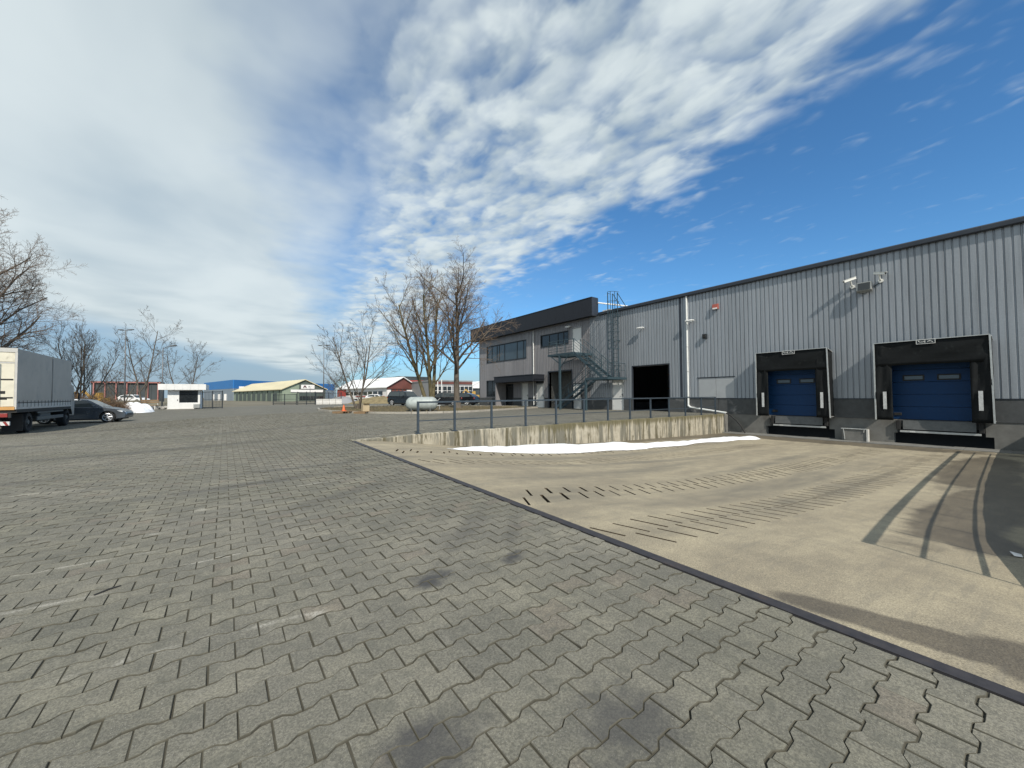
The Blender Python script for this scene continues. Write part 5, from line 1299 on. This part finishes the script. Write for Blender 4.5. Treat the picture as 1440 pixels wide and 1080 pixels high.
def gate(pts, h, label, name='sliding_gate', base_bar=False, n=10):
    a, b = Vector(pts[0]), Vector(pts[1]); za, zb_ = zgf(a.x, a.y)+.12, zgf(b.x, b.y)+.12
    A = Vector((a.x, a.y, za)); B = Vector((b.x, b.y, zb_)); U = Vector((0, 0, h))
    g = empty(name, A-Vector((0, 0, .12)), label, 'gate' if 'gate' in name else 'fence')
    part('frame', 'dark_frame', g, lambda m: (m.bar(A, B, .06, .08), m.bar(A+U, B+U, .06, .06), m.bar(A+U*.5, B+U*.5, .04, .04)))
    for q in (A, A.lerp(B, .5), B):
        part('upright', 'dark_frame', g, lambda m: m.box(q.x-.05, q.x+.05, q.y-.05, q.y+.05, q.z-.15, q.z+h+.12))
    for i in range(1, n):
        q = A.lerp(B, i/n); part('bar', 'dark_frame', g, lambda m: m.box(q.x-.012, q.x+.012, q.y-.012, q.y+.012, q.z+.03, q.z+h-.03))
gate(((-2.0, 56.2), (-.2, 54.6)), 1.75, 'dark barred gate leaf standing right beside the gatehouse', n=14)
gate(((5.8, 67.5), (8.2, 62.6)), 1.35, 'dark barred sliding gate leaf on the far side of the entrance', n=26)
gate(((8.35, 62.5), (10.4, 61.4)), 1.6, 'dark barred fence between the open gate and the pale barriers', 'bar_fence', n=16)
gate(((10.5, 61.4), (13.8, 61.0)), 1.5, 'dark barred fence behind the pale concrete barriers', 'bar_fence', n=22)
for i in range(4):
    a = Vector((10.4+i*.83, 60.6-.1*i, 0)); z = zgf(a.x, a.y)
    tag(part('concrete_barrier', 'pale_concrete', None, lambda m: m.prism([(a.y-.22, z), (a.y+.22, z), (a.y+.20, z+.25), (a.y+.09, z+.5), (a.y+.08, z+.78), (a.y-.08, z+.78), (a.y-.09, z+.5), (a.y-.20, z+.25)], 0, a.x, a.x+.80)),
        ['leftmost of four pale concrete barriers by the gate', 'second from the left of four pale concrete barriers', 'third from the left of four pale concrete barriers', 'rightmost of four pale concrete barriers by the gate'][i], 'barrier', 'concrete barriers by the gate')
def lamp_post(px, t, topy, label, kind):
    x, y, z = foot(px, t); h = at(px, topy, t).z-z
    l = empty('lamp_post', (x, y, z), label, 'lamp post')
    part('pole', 'lamp_grey', l, lambda m: m.tube((x, y, z-.3), (x, y, z+h), .085 if t < 60 else .10, .045, n=10), smooth=True)
    r_ = r0
    if kind == 'double':
        part('cross_arm', 'lamp_grey', l, lambda m: m.bar((x-r_.x*.75, y-r_.y*.75, z+h), (x+r_.x*.75, y+r_.y*.75, z+h), .05, .05))
        for s_ in (-1, 1):
            part('lamp_head', 'lamp_grey', l, lambda m: m.bar((x+s_*r_.x*.35, y+s_*r_.y*.35, z+h+.06), (x+s_*r_.x*.95, y+s_*r_.y*.95, z+h+.09), .2, .09))
    elif kind == 'single':
        part('arm', 'lamp_grey', l, lambda m: m.path([(x, y, z+h-.1), (x+r_.x*.5, y+r_.y*.5, z+h+.15), (x+r_.x*1.0, y+r_.y*1.0, z+h+.22)], .035))
        part('lamp_head', 'lamp_grey', l, lambda m: m.bar((x+r_.x*.9, y+r_.y*.9, z+h+.2), (x+r_.x*1.55, y+r_.y*1.55, z+h+.32), .22, .12))
lamp_post(175, 48, 464, 'tall lamp post with a flat double head left of the gatehouse', 'double')
lamp_post(228, 46, 489, 'lamp post with one curved arm just left of the gatehouse', 'single')
lamp_post(455, 62, 486, 'thin tall lamp post near the concrete barriers', 'double')
lamp_post(436, 92, 543, 'low pole in front of the green gabled building', 'plain')
# stone rubble and an old bench by the gatehouse
rs = random.Random(2)
pb = foot(226, 44)
for i in range(9):
    q = (pb[0]+rs.uniform(-.9, .9), pb[1]+rs.uniform(-.6, .6), pb[2]); s_ = rs.uniform(.15, .38)
    bm = bmesh.new(); bmesh.ops.create_icosphere(bm, subdivisions=2, radius=s_)
    for v in bm.verts: v.co *= rs.uniform(.8, 1.15); v.co.z *= .75
    me = bpy.data.meshes.new('rubble_stone'); bm.to_mesh(me); bm.free(); me.materials.append(M['stone_pile'])
    o = bpy.data.objects.new('rubble_stone', me); col.objects.link(o); o.location = (q[0], q[1], q[2]+s_*.5)
    tag(o, 'one of the grey rubble stones in the small pile left of the gatehouse', 'stone', 'rubble stones beside the gatehouse')
bq = foot(210, 43); b_ = empty('bench', bq, 'weathered grey bench behind the snow heap', 'bench', rz=-.6)
for z in (.45, .8, 1.0): part('plank', 'pallet_wood', b_, lambda m: m.cbox((0, .1 if z > .5 else -.1, z), (1.9, .05 if z > .5 else .35, .14 if z > .5 else .05)), world=False)
for x in (-.8, .8): part('leg', 'pale_concrete', b_, lambda m: (m.cbox((x, -.05, .21), (.12, .4, .42)), m.cbox((x, .15, .75), (.08, .06, .66))), world=False)

# ------------------------------------------------------------------ far buildings
def ray_y(px, Y):
    d = fwd+cr*((px-720)/FPX); return Vector((d.x/d.y*Y, Y, 0))
def prism_building(name, A, B, depth, z0, eave, ridge, label, walls, roof_m, gable_m=None, rest=None):
    """gable front from A (left) to B (right); runs back by depth (perpendicular)"""
    A = Vector((*A, 0)); B = Vector((*B, 0)); ux = (B-A).normalized(); L = (B-A).length; uy = Vector((-ux.y, ux.x, 0))
    rt = empty(name, (A.x, A.y, z0), label, 'building', rz=math.atan2(ux.y, ux.x))
    P = lambda n, m_, fn, par=rt, **k: part(n, m_, par, fn, world=False, **k)
    h, rg = eave-z0, ridge-z0
    P('wall', walls, lambda m: m.add([(0, 0, 0), (0, depth, 0), (0, depth, h), (0, 0, h), (L, 0, 0), (L, depth, 0), (L, depth, h), (L, 0, h)], [(0, 1, 2, 3), (4, 7, 6, 5), (1, 5, 6, 2)]))
    P('gable_wall', gable_m or walls, lambda m: m.add([(0, 0, 0), (L, 0, 0), (L, 0, h), (L/2, 0, rg), (0, 0, h)], [(0, 1, 2, 3, 4)]))
    if ridge > eave+.1:
        P('roof', roof_m, lambda m: (m.prism([(-.5, h-.12), (L/2, rg), (L/2, rg+.18), (-.5, h+.08)], 1, -.5, depth+.3), m.prism([(L+.5, h-.12), (L/2, rg), (L/2, rg+.18), (L+.5, h+.08)], 1, -.5, depth+.3)))
    else:
        P('roof', roof_m, lambda m: m.box(-.1, L+.1, -.1, depth, h, h+.3))
    return rt, P, L, h, rg
# blue shed behind
cA = at(328, 560, 150); cL = at(287, 560, 182); cR = at(470, 560, 215)
bb = empty('blue_shed', (cA.x, cA.y, -.1), 'long distant shed with bright blue upper band over grey walls', 'building')
for p0, p1 in ((cL, cA), (cA, cR)):
    n = 8; hz = 8.0
    for i in range(n):
        a = p0.lerp(p1, i/n); b = p0.lerp(p1, (i+1)/n); g = (b-a)*.004
        part('blue_panel', 'far_blue', bb, lambda m: m.bar(a+g+Vector((0, 0, 6.35-a.z)), b-g+Vector((0, 0, 6.35-b.z)), .3, 3.4))
        part('wall_panel', 'far_greyblue', bb, lambda m: m.bar(a+g+Vector((0, 0, 2.2-a.z)), b-g+Vector((0, 0, 2.2-b.z)), .25, 4.85))
part('roof', 'far_greyblue', bb, lambda m: m.add([(p.x, p.y, 8.02) for p in (cL, cA, cR, cR+Vector((-50, 50, 0)))], [(0, 1, 2, 3)]))
for i in range(6):
    a = cL.lerp(cA, .30+i*.1)
    part('loading_door', 'far_white', bb, lambda m: m.box(a.x-.8, a.x+.8, a.y-.5, a.y-.3, 0, 2.6)) if i % 2 else None
q = cA.lerp(cR, .05); part('corner_door', 'far_white', bb, lambda m: m.box(q.x-.6, q.x+1.2, q.y-.7, q.y-.4, 0, 5.5))
# green gabled building with a sign
gA = ray_y(397, 121.3); gB = gA+Vector((.982, .19, 0))*11.35
g, P, L, h, rg = prism_building('gabled_building', (gA.x, gA.y), (gB.x, gB.y), 52, -.1, 3.3, 6.0, 'green gabled hall with cream roof and a white sign under its ridge', 'far_green', 'far_cream_roof', 'far_green')
P('front_panel', 'far_dark_green', lambda m: m.add([(L*.37, -.06, 0), (L-.05, -.06, 0), (L-.05, -.06, h+.02), (L/2, -.06, rg-.05), (L*.37, -.06, h+(rg-h)*.70)], [(0, 1, 2, 3, 4)]))
P('white_band', 'sign_white', lambda m: m.box(L*.18, L*.93, -.22, -.08, h-.75, h-.05))
for a in range(9): P('front_window', 'dark_glass', lambda m: m.box(L*.39+a*L*.065, L*.39+(a+.85)*L*.065, -.14, -.07, .5, 1.5))
sg = P('sign_board', 'sign_white', lambda m: m.box(L*.41, L*.72, -.30, -.10, h+.20, h+1.32))
P('sign_emblem', 'sign_dark', lambda m: (m.add([(L*.45, -.31, h+.42), (L*.475, -.31, h+.42), (L*.495, -.31, h+.72), (L*.515, -.31, h+.42), (L*.54, -.31, h+.42), (L*.51, -.31, h+1.12), (L*.48, -.31, h+1.12)], [(0, 1, 2, 6), (2, 5, 6), (2, 3, 4, 5)])), sg)
P('sign_letter', 'sign_grey', lambda m: m.add([(L*.57, -.31, h+.6), (L*.58, -.31, h+.6), (L*.592, -.31, h+.78), (L*.604, -.31, h+.6), (L*.614, -.31, h+.6), (L*.592, -.31, h+1.08)], [(0, 1, 2, 5), (2, 3, 4, 5)]), sg)
P('sign_letter', 'plate_white', lambda m: (m.box(L*.635, L*.645, -.31, -.301, h+.6, h+1.05), m.box(L*.645, L*.665, -.31, -.301, h+.97, h+1.05), m.box(L*.645, L*.66, -.31, -.301, h+.8, h+.86)), sg)
P('sign_letter', 'plate_white', lambda m: (m.box(L*.68, L*.69, -.31, -.301, h+.6, h+1.05), m.box(L*.69, L*.705, -.31, -.301, h+.6, h+.68)), sg)
for i in range(9):
    P('side_door', 'far_dark_green', lambda m: m.box(-.10, -.02, 4+i*5.2, 7+i*5.2, 0, 2.5)); P('side_post', 'far_dark_green', lambda m: m.box(-.14, -.02, 2.2+i*5.2, 2.45+i*5.2, 0, h-.1))
for i in range(6): P('roof_light', 'far_grey', lambda m: m.prism([(.8, h+.35), (2.6, h+1.2), (2.6, h+1.26), (.8, h+.41)], 1, 3+i*7.5, 4.2+i*7.5))
# red and white hall
rA = ray_y(544, 93.); rB = rA+Vector((.982, .19, 0))*8.6
g, P, L, h, rg = prism_building('red_white_hall', (rA.x, rA.y), (rB.x, rB.y), 27, -.1, 3.4, 5.9, 'hall with white roof, dark red gable and white side windows behind the small tree', 'far_white', 'far_white_roof', 'far_brown_red')
P('gable_post', 'far_dark', lambda m: [m.box(L*.12*i, L*.12*i+.18, -.14, -.02, 0, h-.1) for i in range(1, 9)])
P('white_board', 'sign_white', lambda m: m.box(L*.62, L*.92, -.35, -.15, .4, 2.9)); P('white_board', 'sign_white', lambda m: m.box(-.05, L*.10, -.35, -.15, .1, 2.9))
P('gable_beam', 'far_brown_red', lambda m: m.box(0, L, -.2, -.05, h-.35, h-.1))
for i in range(8): P('side_window', 'dark_glass', lambda m: m.box(-.08, -.01, 2+i*2.6, 4.0+i*2.6, 1.7, 2.6)); P('side_window', 'dark_glass', lambda m: m.box(-.08, -.01, 2+i*2.6, 4.0+i*2.6, .1, .7))
P('red_wall', 'far_red', lambda m: m.box(-.25, -.05, 22, 27, 0, h-.2)); P('red_stripe', 'far_red', lambda m: m.box(-.09, -.02, 1, 16, 1.2, 1.45))
# dark shed with red lettered fascia behind it
dA = ray_y(561, 96.); dB = ray_y(606, 96.)
g, P, L, h, rg = prism_building('dark_shed', (dA.x, dA.y), (dB.x, dB.y), 14, -.1, 6.0, 6.0, 'dark shed with red lettered fascia behind the forked tree', 'far_dark', 'far_dark', 'far_dark')
fa = P('red_fascia', 'far_red', lambda m: m.box(L*.25, L*.99, -.3, -.05, 3.4, 5.4))
for i, x in enumerate((.40, .52, .60, .68, .80, .9)):
    P('fascia_letter', 'sign_white', lambda m: (m.box(L*x, L*x+.12, -.33, -.31, 4.2, 5.0), m.box(L*x+.12, L*x+.4, -.33, -.31, 4.88, 5.0) if i % 2 else m.box(L*x+.12, L*x+.36, -.33, -.31, 4.2, 4.32)), fa)
P('canopy_roof', 'far_white', lambda m: m.box(L*.45, L*1.0, -2.2, -.3, 2.95, 3.2))
# grey glazed building
kA = ray_y(608, 82.); kB = ray_y(664, 82.)
g, P, L, h, rg = prism_building('glazed_building', (kA.x, kA.y), (kB.x, kB.y), 16, -.1, 4.6, 4.6, 'low grey building with gridded windows between the two big trees', 'far_grey', 'far_grey', 'far_grey')
for i in range(9):
    for j in range(3):
        if i in (4,): continue
        P('window_pane', 'dark_glass', lambda m: m.box(.35+i*L/9.2, .35+(i+.84)*L/9.2, -.08, -.02, .5+j*1.05, 1.4+j*1.05))
P('grid_bar', 'far_white', lambda m: [m.box(.22+i*L/9.2, .32+i*L/9.2, -.12, -.02, .3, 3.7) for i in range(10)]+[m.box(.3, L-.3, -.11, -.03, .4+j*1.05, .48+j*1.05) for j in range(4)])
P('brown_band', 'far_brown_red', lambda m: m.box(0, L, -.1, -.02, 4.1, 4.6))
for i, px in enumerate((610, 615.5, 621)):
    a = foot(px, 76); fp = empty('flag_pole', a, ['left', 'middle', 'right'][i]+'most white pole of the three before the glazed building' if i != 1 else 'middle white pole of the three before the glazed building', 'pole', 'white poles before the glazed building')
    part('mast', 'far_white', fp, lambda m: m.tube((a[0], a[1], a[2]), (a[0], a[1], a[2]+4.4), .12, .09, n=8)); part('foot_plate', 'far_white', fp, lambda m: m.cbox((a[0], a[1], a[2]+.05), (.5, .5, .1)))
wA = ray_y(658, 98.); wB = ray_y(690, 98.)
g, P, L, h, rg = prism_building('white_roof_shed', (wA.x, wA.y), (wB.x, wB.y), 16, -.1, 3.6, 5.3, 'distant shed with white roof just left of the office corner', 'far_dark', 'far_white_roof', 'far_dark')
P('roof_band', 'far_white_roof', lambda m: m.box(-.3, L+.3, -.4, -.02, 3.5, 5.2))
# dark shed with red frame at the left
sA = ray_y(128, 138.); sB = ray_y(226, 138.)
g, P, L, h, rg = prism_building('red_framed_shed', (sA.x, sA.y), (sB.x, sB.y), 8, -.1, 5.2, 5.2, 'long dark shed with pale red steel posts far left', 'far_dark', 'far_dark', 'far_dark')
for i in range(7): P('steel_post', 'pink_steel', lambda m: m.box(.4+i*(L-1)/6, .62+i*(L-1)/6, -.5, -.1, 0, 5.5))
P('eave_beam', 'pink_steel', lambda m: m.box(0, L, -.5, -.05, 5.2, 5.5))
for i in range(10): P('bay_panel', 'far_dark', lambda m: m.box(.8+i*(L-1.4)/10, .8+(i+.92)*(L-1.4)/10, -.1, -.02, .3, 4.6))
# yellow machines
def digger(px, t, label, s_=1., flip=1):
    x, y, z = foot(px, t); z += .2; d = empty('digger', (x, y, z), label, 'excavator', rz=-TH if flip > 0 else math.pi-TH); d.scale = (s_, s_, s_)
    P = lambda n, m_, fn, par=d, **k: part(n, m_, par, fn, world=False, **k)
    for yy in (-.8, .8): P('track', 'chassis', lambda m: m.prism([(-1.5, .1), (-1.3, 0), (1.3, 0), (1.5, .1), (1.5, .5), (1.25, .65), (-1.25, .65), (-1.5, .5)], 1, yy-.25, yy+.25))
    P('body', 'yellow_machine', lambda m: m.box(-1.6, .9, -1., 1., .8, 1.7), bevel=.08)
    c = P('cab', 'yellow_machine', lambda m: m.prism([(-.1, 1.7), (1.0, 1.7), (.9, 2.2), (.7, 2.75), (-.1, 2.75)], 1, -1., .0), bevel=.04)
    P('cab_window', 'dark_glass', lambda m: m.box(.05, .65, -1.02, -1.001, 1.95, 2.6), c)
    P('boom', 'yellow_machine', lambda m: (m.bar((.8, .4, 1.5), (2.6, .4, 3.3), .25, .35), m.bar((2.5, .4, 3.3), (3.9, .4, 1.6), .2, .28)))
    P('bucket', 'chassis', lambda m: m.prism([(3.6, .9), (4.2, 1.6), (3.95, 1.75), (3.5, 1.5)], 1, 0., .8))
digger(100, 47, 'yellow excavator half hidden in the brush beside the truck', .72, -1); digger(138, 56, 'yellow excavator further right behind the brown brush', .72, -1)
digger(668, 68, 'yellow machine with a thin raised boom by the office corner', .62, flip=-1)
# mound of dry grass and earth beyond the island
def mound(px, t, w, d_, h, label, m_, seed):
    rs = random.Random(seed); c = foot(px, t); m = MB(); n, k = 30, 8
    ux, uy = r0, Vector((-r0.y, r0.x, 0))
    for j in range(k+1):
        for i in range(n):
            a = 2*math.pi*i/n; f = 1-j/k; rr = f*(1+.12*math.sin(3*a+seed)+.07*math.sin(7*a)); q = ux*math.cos(a)*rr*w+uy*math.sin(a)*rr*d_
            m.v.append((c[0]+q.x, c[1]+q.y, c[2]-.05+h*(1-f**2)**1.1*rs.uniform(.88, 1.1)))
    for j in range(k):
        for i in range(n): m.f.append((j*n+i, j*n+(i+1) % n, (j+1)*n+(i+1) % n, (j+1)*n+i))
    o = m.build('earth_mound', m_, smooth=True); o['kind'] = 'structure'; return o
mound(536, 62, 5.2, 3., 1.15, '', 'dry_grass', 2); mound(482, 70, 3.2, 2.5, 1.25, '', 'far_grey', 5); mound(190, 60, 9, 4, 1.0, '', 'ground', 8)
# litter: twig on the paving, a scrap in the shade
tw = part('fallen_twig', 'chassis', None, lambda m: m.path([(-.66, 3.645, .012), (-.60, 3.69, .016), (-.55, 3.715, .012)], .007, 6)); tag(tw, 'short dark twig lying on the paving at the left', 'twig')
pp = part('paper_scrap', 'sign_white', None, lambda m: m.add([(6.05, .12, zp(6.05, .1)+.012), (6.13, .13, zp(6.2, .1)+.03), (6.15, .19, zp(6.2, .2)+.012), (6.09, .20, zp(6.1, .2)+.04), (6.04, .17, zp(6.05, .2)+.010)], [(0, 1, 3), (1, 2, 3), (0, 3, 4)])); tag(pp, 'crumpled white paper scrap in the shade at the right border', 'litter')
